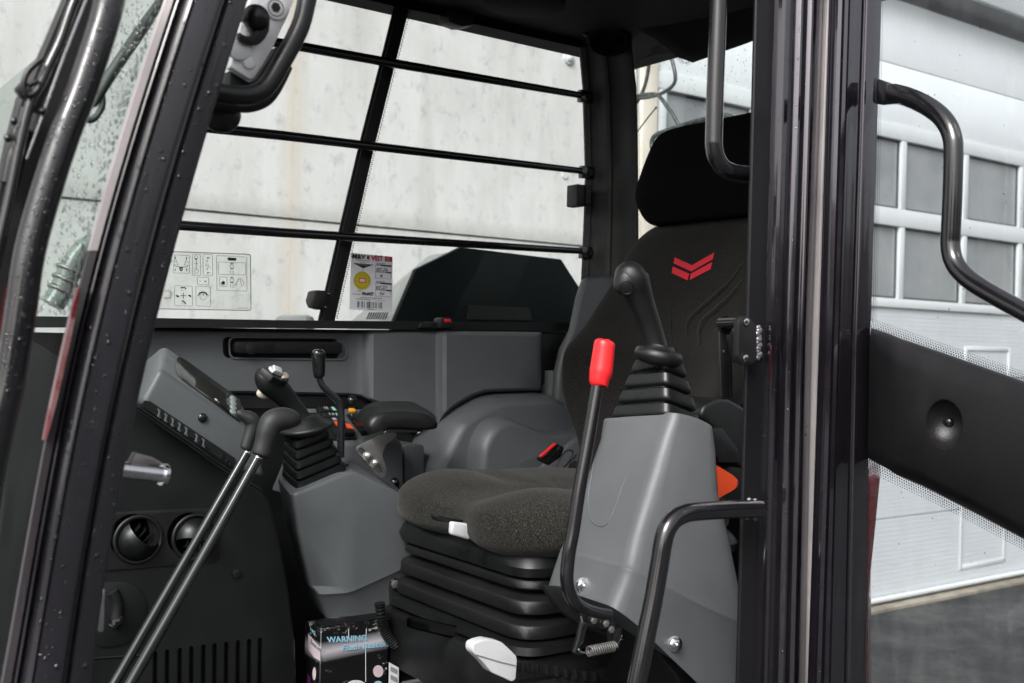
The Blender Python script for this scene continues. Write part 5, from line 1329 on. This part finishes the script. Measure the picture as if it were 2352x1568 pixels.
# printed dot border
dm = MB()
dots(dm, [(2014, -60), (2009, 250), (1999, 740)], lambda x, y: onD(x, y, -.0075), Dn, 5.0, 4, 2.1, 1.0, -1)
dots(dm, [(1996, 755), (2060, 777), (2352, 879), (2470, 921)], lambda x, y: onD(x, y, -.0075), Dn, 6.0, 5, 2.5, 1.2, -1)
dots(dm, [(1992, 1046), (2060, 1076), (2180, 1133), (2352, 1224), (2470, 1286)], lambda x, y: onD(x, y, -.0075), Dn, 6.0, 7, 2.7, 1.3, 1)
dots(dm, [(1990, 1075), (1986, 1568), (1984, 1640)], lambda x, y: onD(x, y, -.0075), Dn, 5.0, 3, 2.1, 1.0, -1)
stuff(dm.build("printed_dots", black_matt, dgl, smooth=0))

# ================================================================== OUTSIDE THE CAB
# handrail in front of the windscreen
fh = [(268, -160), (252, 0), (194, 190), (152, 300), (118, 400), (84, 515), (64, 600), (46, 726), (25, 860), (2, 960), (-25, 1090), (-60, 1300)]
handle("front_handrail", "thick dark handrail in front of the windscreen, beaded with rain", fh, .95, 35, paint2, "handrail")
FL = [(200, -160), (142, 0), (95, 110), (60, 190), (38, 225), (10, 330), (-15, 450), (-50, 620), (-90, 800)]
FR_ = [(300, -160), (238, 0), (168, 190), (130, 300), (90, 420), (60, 531), (34, 690), (0, 800)]
wf = strip(MB(), FL, FR_, [(0, -.004), (0, 0), (.1, .004), (.3, .004), (.32, -.002), (.5, -.002), (.55, .004), (1, .004), (1, -.03)], [-160, -60, 0, 100, 190, 225, 330, 450, 620, 780], 1.0).build("windscreen_frame", black_matt, cab, smooth=30)
MB().tube([V(p) for p in catmull([tuple(onB(x, y, .975)) for x, y in ((215, -80), (172, 0), (140, 90), (112, 150), (92, 195), (70, 235), (46, 330), (24, 440), (2, 540), (-30, 680))], 4)], .0042, 10).build("wiper_arm", paint2, wf, smooth=80)
MB().tube([V(p) for p in catmull([tuple(onB(x, y, .968)) for x, y in ((96, 136), (80, 148), (62, 168), (54, 195), (62, 218), (78, 214), (90, 198), (84, 188), (66, 196))], 5)], .0024, 8).build("washer_hose", rubber, wf, smooth=80)
MB().prism(B([(35, 202), (52, 184), (66, 190), (62, 222), (52, 226)], .972), (0, .01, 0)).build("arm_clamp", black_matt, wf, bevel=.002)
for x, y in ((32, 278), (18, 317), (14, 482), (98, 255)):
    MB().ball(onB(x, y, .975), .0035, 10, 8).build("frame_stud", black_gloss, wf, smooth=80)
MB().tube([V(p) for p in catmull([tuple(onB(x, y, .985)) for x, y in ((60, 250), (50, 290), (38, 310), (42, 330), (28, 360), (15, 420))], 4)], .006, 10).build("frame_cable", rubber, wf, smooth=80)
MB().tube([onB(66, 300, .98), onB(78, 262, .98)], .0045, 10).build("frame_clip", bare_metal, wf, smooth=80)
MB().tube([onB(205, -20, .98), onB(150, 120, .98), onB(60, 365, .98)], .0013, 6).build("bright_edge", zinc, wf, smooth=80)
RLn = [(20, 650), (12, 700), (2, 770), (-20, 850)]; RRn = [(30, 650), (24, 700), (18, 760), (0, 850)]
strip(MB(), RLn, RRn, [(0, -.01), (0, 0), (1, 0), (1, -.01)], [655, 700, 770, 850], .985).build("red_frame_edge", red_paint, wf, smooth=0)
# wiper seen through the windscreen
wp = thing("windscreen_wiper", "dark wiper arm hanging behind the windscreen glass at upper left", "wiper", onB(210, 260, 1.12))
Wb = 1.12
MB().tube([onB(x, y, Wb) for x, y in ((395, -40), (370, 0), (330, 60), (290, 118), (255, 170), (225, 220), (214, 240))], [.0045, .0045, .006, .006, .006, .005, .004], 10).build("wiper_blade", wiper_m, wp, smooth=80)
MB().tube([V(p) for p in catmull([tuple(onB(x, y, Wb)) for x, y in ((232, 205), (236, 235), (226, 262), (208, 276), (198, 268), (204, 248), (216, 236))], 5)], .0032, 8).build("wiper_hook", wiper_m, wp, smooth=80)
# clear hoses and pale casting seen low through the windscreen
fg = thing("front_hose", "pale green hose loop seen through the windscreen beside the front pillar", "hose", onB(150, 690, 2.7))
MB().tube([V(p) for p in catmull([tuple(onB(x, y, 2.7)) for x, y in ((120, 700), (138, 672), (152, 640), (166, 610), (182, 585), (204, 566), (235, 560))], 5)], .027, 14).build("hose", mat("pale_green_hose", (.16, .20, .18), rough=.3, var=.2, vscale=20), fg, smooth=80)
for i, (x, y) in enumerate(((140, 668), (150, 644), (160, 622))):
    MB().torus(onB(x, y, 2.7), (.45, 0, .9), .029, .005, 20, 6).build("hose_clip", bare_metal, fg, smooth=80)

# bonnet beside the cab, seen through the far window
hb_ = thing("engine_bonnet", "low angular black bonnet with grey sloping end, beyond the far window", "bonnet", (1.6, 2.75, .9))
hp_ = [(905, 738), (956, 618), (1059, 567), (1290, 595), (1335, 665), (1352, 900), (860, 900)]
nr = B(hp_, 2.45)
MB().prism(nr, (0, .02, 0)).build("bonnet_side", hood_m, hb_, bevel=.004)
gs = [(x, y) for x, y in ((809, 735), (903, 655), (948, 621), (1059, 568), (1290, 596), (1335, 666), (1352, 900), (700, 900))]
MB().loft([[p + V((0.012, .021, -.004)) for p in B([(905, 738), (956, 619), (1059, 568), (1290, 596), (1335, 666), (1352, 900), (860, 900)], 2.45)], [onB(x, y, 2.95) for x, y in ((806, 736), (903, 655), (985, 585), (1200, 610), (1240, 670), (1260, 880), (740, 880))]]).build("bonnet_shell", hoodgrey_m, hb_, bevel=.01)
for i in range(9):
    x = 842 + i * 5.2; MB().prism(B([(x, 733), (x + 2, 733), (x + 9, 717), (x + 7, 717)], 2.60), (0, .004, 0)).build("grille_bar", black_matt, hb_)
MB().prism(B([(700, 724), (726, 722), (732, 760), (700, 760)], 2.6), (0, .2, 0)).build("side_box", hoodgrey_m, hb_, bevel=.02)
MB().prism(B([(1075, 700), (1215, 706), (1222, 735), (1070, 733)], 2.448), (0, -.002, 0)).build("mesh_grille", black_matt, hb_)
# red body corner behind the open door
rb = MB().loft([[onB(x, y, 1.27) for x, y in ((1975, 1104), (2007, 1088), (2022, 1094), (2020, 1112), (2011, 1205), (2000, 1310), (1994, 1392), (1997, 1760), (1965, 1760))], [onB(x, y, 1.27) + V((.30, .21, 0)) for x, y in ((1975, 1104), (2007, 1088), (2022, 1094), (2020, 1112), (2011, 1205), (2000, 1310), (1994, 1392), (1997, 1760), (1965, 1760))]]).build("rear_body_corner", red_paint, None, bevel=.006)
tag(rb, "red painted body corner seen through the open door glass, low down", "body panel")
# mirror bracket and cables behind the rear window
mr_ = thing("rear_mirror_bracket", "wet black mirror arm and looping cables behind the rear window", "mirror bracket", onA(1470, 230, 2.35))
def RWp(L, a=2.35, k=5): return [V(p) for p in catmull([tuple(onA(x, y, a)) for x, y in L], k)]
for L, r in (([(1491, 95), (1491, 124), (1490, 153), (1484, 186), (1474, 215), (1462, 235)], .0060), ([(1533, 95), (1537, 114), (1545, 143), (1551, 174), (1546, 195), (1520, 214), (1490, 223), (1460, 226)], .0060), ([(1462, 221), (1490, 216), (1512, 219), (1532, 244), (1545, 262), (1560, 290)], .0062)):
    MB().tube(RWp(L), r, 10).build("cable", wet_hose, mr_, smooth=80)
MB().tube(RWp([(1512, 365), (1502, 350), (1497, 329), (1504, 312), (1528, 301), (1578, 284), (1629, 271), (1660, 264), (1680, 268), (1690, 285)]), .0075, 10).build("mirror_frame", wet_hose, mr_, smooth=80)
MB().tube(RWp([(1506, 248), (1488, 270), (1467, 298), (1440, 335)]), .0022, 6).build("aerial", black_matt, mr_, smooth=80)
MB().ball(onA(1507, 247, 2.35), .004, 8, 6).build("aerial_tip", black_matt, mr_)

# ================================================================== STICKERS ON THE FAR WINDOW
SB = 2.078
st = thing("inspection_sticker", "white inspection sticker with yellow disc and barcode on the far window", "sticker", onB(850, 716, SB))
def zS(x, y): return (791 + x * .1054, 566.7 + y * .1054)
def Sx(x, y, e=0.0): return onB(*zS(x, y), SB - e)
MB().prism(rbox_poly([Sx(155, 130), Sx(1050, 215), Sx(1045, 1420), Sx(110, 1360)], .003), (0, .0006, 0)).build("sheet", white_print, st)
def sp2(poly, m, nm="print_block", e=.0006): return MB().prism([Sx(x, y, e) for x, y in poly], (0, -.0002, 0)).build(nm, m, st)
ftext("lettering", "M&V", Sx(160, 245, .0008), Sx(455, 268, .0008), Sx(172, 145, .0008), 1.0, black_print, st, bold=.03)
sp2([(498, 180), (522, 183), (522, 272), (490, 262)], black_print); sp2([(528, 183), (548, 186), (545, 278), (508, 276)], dred_print)
ftext("lettering", "VEiT", Sx(590, 298, .0008), Sx(845, 306, .0008), Sx(585, 182, .0008), 1.0, dred_print, st, bold=.03)
sp2([(885, 205), (1042, 218), (1036, 326), (880, 312)], dred_print, e=.0006)
for i in range(3): sp2([(900, 232 + i * 26), (1000, 240 + i * 26), (1000, 248 + i * 26), (900, 240 + i * 26)], pink_print, e=.0010)
sp2([(180, 342), (330, 362), (480, 376), (635, 386), (405, 466)], black_print); sp2([(300, 380), (505, 396), (505, 408), (300, 392)], grey_print, e=.001)
sp2([(398, 466), (408, 466), (404, 530), (396, 530)], grey_print)
yc = (385, 732)
sp2([(yc[0] + 185 * math.cos(t), yc[1] + 200 * math.sin(t)) for t in [i * math.pi / 16 for i in range(32)]], yellow_print, "yellow_disc")
for i in range(16):
    t = i * math.pi / 8; x, y = yc[0] + 150 * math.cos(t), yc[1] + 162 * math.sin(t)
    sp2([(x - 7, y - 9), (x + 7, y - 7), (x + 6, y + 9), (x - 7, y + 8)], black_print, "disc_mark", e=.0009)
sp2([(315, 672), (470, 682), (466, 788), (308, 776)], red_print, e=.0009); sp2([(335, 692), (452, 700), (449, 768), (330, 758)], pink_print, e=.0012)
for y0, bl, hand, hx, sub in ((350, 388, "07.26", 690, "4"), (742, 778, "07.27", 685, "IV")):
    sp2([(692, y0), (892, y0 + 10), (892, y0 + 22), (692, y0 + 14)], grey_print)
    sp2([(690, bl - 12), (790, bl - 4), (788, bl + 22), (688, bl + 14)], grey_print); sp2([(790, bl - 6), (1028, bl + 16), (1026, bl + 50), (786, bl + 26)], black_print)
    ftext("handwriting", hand, Sx(hx, bl + 132, .0008), Sx(hx + 255, bl + 142, .0008), Sx(hx, bl + 62, .0008), 1.0, black_print, st, shear=.2)
    sp2([(684, bl + 140), (910, bl + 158), (908, bl + 178), (682, bl + 160)], grey_print); sp2([(912, bl + 155), (1022, bl + 162), (1020, bl + 190), (908, bl + 180)], black_print)
    ftext("handwriting", sub, Sx(765, bl + 275, .0008), Sx(765 + 38 * (1 + len(sub)) - 10, bl + 279, .0008), Sx(768, bl + 205, .0008), 1.0, black_print, st)
    MB().prism([Sx(678, bl + 290, .0006), Sx(1018, bl + 310, .0006), Sx(1018, bl + 316, .0006), Sx(678, bl + 296, .0006)], (0, -.0002, 0)).build("frame_line", grey_print, st)
    for (xa, xb) in ((680, 686), (1016, 1022)):
        sp2([(xa, bl - 4), (xb, bl - 4), (xb - 6, bl + 305), (xa - 6, bl + 300)], grey_print, "frame_line")
ftext("handwriting", "69x0477", Sx(375, 1045, .0008), Sx(640, 1062, .0008), Sx(375, 975, .0008), 1.0, black_print, st, bold=.03, shear=.2)
for (x0, x1, y0, y1, h) in ((270, 545, 280, 300, 14), (330, 480, 335, 345, 12), (275, 380, 950, 960, 14), (165, 345, 1015, 1025, 14), (350, 810, 1088, 1118, 16), (260, 570, 1120, 1145, 16), (500, 655, 1345, 1357, 14)):
    sp2([(x0, y0), (x1, y1), (x1, y1 + h), (x0, y0 + h)], grey_print, "small_print")
sp2([(595, 1142), (900, 1168), (900, 1180), (595, 1156)], pink_print, "small_print")
x = 285; wds = [18, 8, 8, 40, 10, 10, 8, 28, 8, 44, 8, 8, 12, 8, 22, 14, 8, 30, 6, 10, 8, 26, 10, 8, 8, 40, 8, 10, 8, 16, 12]
for i, wd in enumerate(wds):
    if i % 2 == 0: sp2([(x, 1180 + (x - 285) * .058), (x + wd, 1180 + (x + wd - 285) * .058), (x + wd - 3, 1316 + (x + wd - 285) * .058), (x - 3, 1316 + (x - 285) * .058)], black_print, "barcode_bar")
    x += wd * 1.06 if i % 2 == 0 else wd * .9 + 6

od = thing("operating_diagram", "clear operating diagram decal with thin line pictograms, on the far window at left", "decal", onB(480, 712, SB))
def zO(x, y): return (354.2 + x * .1092, 560.8 + y * .1092)
def Ox(x, y, e=0.0): return onB(*zO(x, y), SB - e)
MB().prism(rbox_poly([Ox(-250, 130), Ox(2025, 212), Ox(2035, 1392), Ox(-250, 1350)], .004), (0, .0004, 0)).build("film", film_m, od, smooth=0)
nB = V((0, -1, 0))
def oline(pts, wd=.0011, m=line_print, nm="frame_line", close=False, rnd=0):
    P = [Ox(x, y, .0006) for x, y in pts]
    if rnd: P = rbox_poly(P, rnd, 3)
    if close: P = P + [P[0]]
    mb = MB(); ribbon(mb, P, wd, nB); return mb.build(nm, m, od, smooth=0)
oline([(-250, 130), (2025, 212), (2035, 1392), (-250, 1350)], .0017, close=True, rnd=.005)
for q in ([(430, 220), (745, 240), (740, 610), (395, 600)], [(800, 205), (970, 210), (975, 660), (808, 650)], [(1025, 205), (1225, 215), (1230, 665), (1030, 655)], [(1310, 235), (1945, 270), (1952, 985), (1320, 970)], [(1345, 370), (1920, 390), (1925, 645), (1350, 630)], [(905, 690), (1145, 695), (1150, 855), (910, 845)], [(425, 870), (800, 880), (805, 1300), (430, 1285)], [(875, 880), (1180, 890), (1185, 1310), (880, 1290)], [(1375, 680), (1530, 690), (1530, 890), (1378, 885)]):
    oline(q, .0009, close=True, rnd=.002)
oline([(205, 985), (335, 975), (368, 1030), (360, 1110), (325, 1145), (195, 1140)], .0013)
oline([(200, 1120), (330, 1118), (340, 985)], .001)
def oblob(pts, m=black_print): MB().prism([Ox(x, y, .0008) for x, y in pts], (0, -.0002, 0)).build("pictogram", m, od)
def ocirc(x, y, r, m=black_print, ring=False, wd=.0009):
    L = [(x + r * math.cos(t), y + r * math.sin(t)) for t in [i * math.pi / 8 for i in range(16)]]
    if ring: oline(L + [L[0]], wd, line_print, "pictogram")
    else: oblob(L, m)
oblob([(1540, 285), (1560, 275), (1715, 285), (1730, 310), (1720, 345), (1550, 340)]); 
for i in range(5): oblob([(1560 + i * 30, 300), (1572 + i * 30, 300), (1572 + i * 30, 325), (1560 + i * 30, 325)], white_print)
ocirc(1452, 810, 38); oline([(1400, 810), (1410, 850), (1450, 862), (1490, 850)], .0012, nm="pictogram")
for cy in (470, 760): ocirc(1632, cy, 38, ring=True); oline([(1600, cy + 30), (1632, cy + 48), (1665, cy + 30)], .0018, black_print, "pictogram"); oline([(1600, cy + 70), (1610, cy + 140), (1590, cy + 150)], .001, nm="pictogram"); oline([(1660, cy + 70), (1655, cy + 140), (1680, cy + 150)], .001, nm="pictogram"); oline([(1600, cy - 65), (1665, cy - 60)], .0022, line_print, "pictogram")
oline([(1700, 850), (1735, 800), (1770, 730), (1800, 700), (1835, 860)], .001, nm="pictogram"); oline([(1830, 710), (1900, 845), (1830, 880)], .001, nm="pictogram"); ocirc(1772, 735, 10); ocirc(1755, 785, 8); ocirc(1720, 850, 24, ring=True)
oline([(420, 425), (450, 455), (540, 480), (640, 478), (720, 445)], .0018, nm="pictogram"); ocirc(566, 530, 34, black_print); ocirc(566, 525, 17, white_print)
oblob([(530, 480), (605, 480), (600, 515), (532, 515)])
for x, y in ((445, 285), (680, 295), (440, 535), (682, 535)): oblob([(x - 8, y - 26), (x + 8, y - 26), (x + 10, y + 20), (x, y + 30), (x - 10, y + 20)])
for x, y in ((470, 355), (430, 365), (655, 368), (710, 378), (490, 420), (638, 420)): ocirc(x, y, 11)
oline([(440, 300), (470, 350), (500, 440)], .0008, nm="pictogram"); oline([(690, 320), (660, 370), (630, 440)], .0008, nm="pictogram")
ocirc(882, 270, 34, ring=True); oline([(852, 290), (880, 320), (912, 295)], .0020, black_print, "pictogram"); oline([(882, 330), (886, 520)], .0012, nm="pictogram"); oline([(845, 405), (925, 410)], .0012, nm="pictogram"); ocirc(886, 570, 44, ring=True)
for cy in (285, 600): oblob([(1095, cy - 15), (1180, cy - 5), (1178, cy + 4), (1140, cy + 4), (1132, cy + 30), (1118, cy + 28), (1120, cy)])
for x, y in ((1115, 352), (1115, 520)): ocirc(x, y, 13)
ocirc(1110, 435, 26, ring=True); oline([(1130, 460), (1160, 480), (1190, 500)], .0008, nm="pictogram")
oblob([(1035, 760), (1060, 775), (1095, 762), (1100, 778), (1070, 792), (1050, 785)]); ocirc(965, 770, 9)
ocirc(612, 1080, 14); 
for dx, dy in ((50, 0), (-48, 0), (0, 52), (0, -50)): ocirc(612 + dx, 1080 + dy, 11); oline([(612, 1080), (612 + dx, 1080 + dy)], .0016, nm="pictogram")
oblob([(450, 1060), (490, 1070), (530, 1090), (520, 1110), (480, 1112), (460, 1090)]); oblob([(705, 1070), (740, 1060), (775, 1075), (785, 1105), (760, 1110), (730, 1092)])
oline([(560, 905), (600, 915), (640, 905), (665, 945)], .0022, black_print, "pictogram"); oline([(590, 1180), (630, 1210), (665, 1255)], .0022, black_print, "pictogram")
oline([(555, 910), (575, 980), (610, 965)], .0008, nm="pictogram"); oline([(575, 1190), (580, 1245), (625, 1235)], .0008, nm="pictogram")
oline([(935, 1060), (960, 1020), (1020, 1005), (1080, 1018), (1120, 1070)], .0026, black_print, "pictogram"); ocirc(1030, 1095, 72, ring=True); oline([(1028, 1045), (1035, 1075)], .0016, black_print, "pictogram")
oblob([(900, 1075), (940, 1065), (940, 1090)]); oblob([(1120, 1075), (1160, 1085), (1135, 1098)])
ftext("small_print", "172B27-03200", Ox(1735, 1352, .0006), Ox(1980, 1358, .0006), Ox(1735, 1325, .0006), 1.0, line_print, od)

# ================================================================== RAIN DROPS
def droplets(name, par, samples, m=drop_m):
    mb = MB()
    for p, n, r in samples:
        n = n.normalized(); u = n.cross(V((.3, .2, .9))).normalized(); w_ = n.cross(u)
        el_ = random.uniform(1, 1.35)
        R1 = [p + (u * math.cos(k * math.pi / 3) + w_ * el_ * math.sin(k * math.pi / 3)) * r for k in range(6)]
        R2 = [p + (u * math.cos(k * math.pi / 3) + w_ * el_ * math.sin(k * math.pi / 3)) * r * .68 + n * r * .42 for k in range(6)]
        o = len(mb.v); mb.loft([R1, R2], cap=False); mb.v.append(p + n * r * .58)
        for k in range(6): mb.f.append((o + 6 + k, o + 6 + (k + 1) % 6, o + 12))
    ob = mb.build(name, m, par, smooth=180, recalc=False); return stuff(ob)
S = []
def rnd_r(a, b): return a + (b - a) * random.random() ** 2.5
for i in range(260):
    y = random.uniform(0, 1560); x = lerp(curve_x(AL, y), curve_x(AR, y), random.uniform(.2, .98)); hq = hit(ap_t, x, y, -.0002)
    if hq: S.append((hq[0], hq[1], rnd_r(.0009, .0027)))
droplets("rain_drops", ap, S)
S = []
for i in range(240):
    y = random.uniform(0, 1560); t = random.choice([.42, .45, .48, .62, .85, random.uniform(.03, .97)]); x = lerp(curve_x(BL, y), curve_x(BR, y), t); hq = hit(bp_t, x, y, -.0002)
    if hq: S.append((hq[0], hq[1], rnd_r(.0006, .0018)))
droplets("rain_drops", bp_, S)
S = []
for i in range(90):
    y = random.uniform(0, 1560); x = lerp(curve_x(SL, y), curve_x(SR, y), random.uniform(.0, .6)); hq = hit(st_t, x, y, -.0002)
    if hq: S.append((hq[0], hq[1], rnd_r(.0006, .0014)))
droplets("rain_drops", stl, S)
S = []
for i in range(900):
    y = random.uniform(0, 720); xr = curve_x(AL, y); u = random.random() ** 1.7
    x = xr - 4 - u * 80; hq = hit(ws_t, x, y, .0002)
    if hq: S.append((hq[0], V((-1, -.2, .1)), rnd_r(.0008, .0030)))
wd_m = mat("dark_rain_drop", (.07, .08, .075), rough=.1)
droplets("rain_drops", wso, S, drop_m)
hr = [o for o in C.objects if o.name.startswith("front_handrail")][0]; hr_t = bvh(hr); S = []
for i in range(330):
    y = random.uniform(0, 900); x = curve_x(fh, y) + random.uniform(-30, 30); hq = hit(hr_t, x, y, -.0002)
    if hq: S.append((hq[0], hq[1], rnd_r(.0007, .0020)))
droplets("rain_drops", hr, S)
rt_ = bvh(rg); S = []
for i in range(420):
    x, y = random.uniform(1466, 1735), random.uniform(110, 560); p = onA(x, y, RW + .0065); S.append((p, V((1, 0, 0)), rnd_r(.0006, .0022)))
droplets("rain_drops", rg, S)
S = []
for i in range(110):
    x, y = random.uniform(2000, 2352), random.uniform(0, 1560)
    if curve_y([(1990, 750), (2352, 875), (2353, 876)], x) < y < curve_y([(1990, 1050), (2352, 1234), (2353, 1235)], x): continue
    S.append((onD(x, y, -.0078), Dn, rnd_r(.0006, .0020)))
droplets("rain_drops", dgl, S)
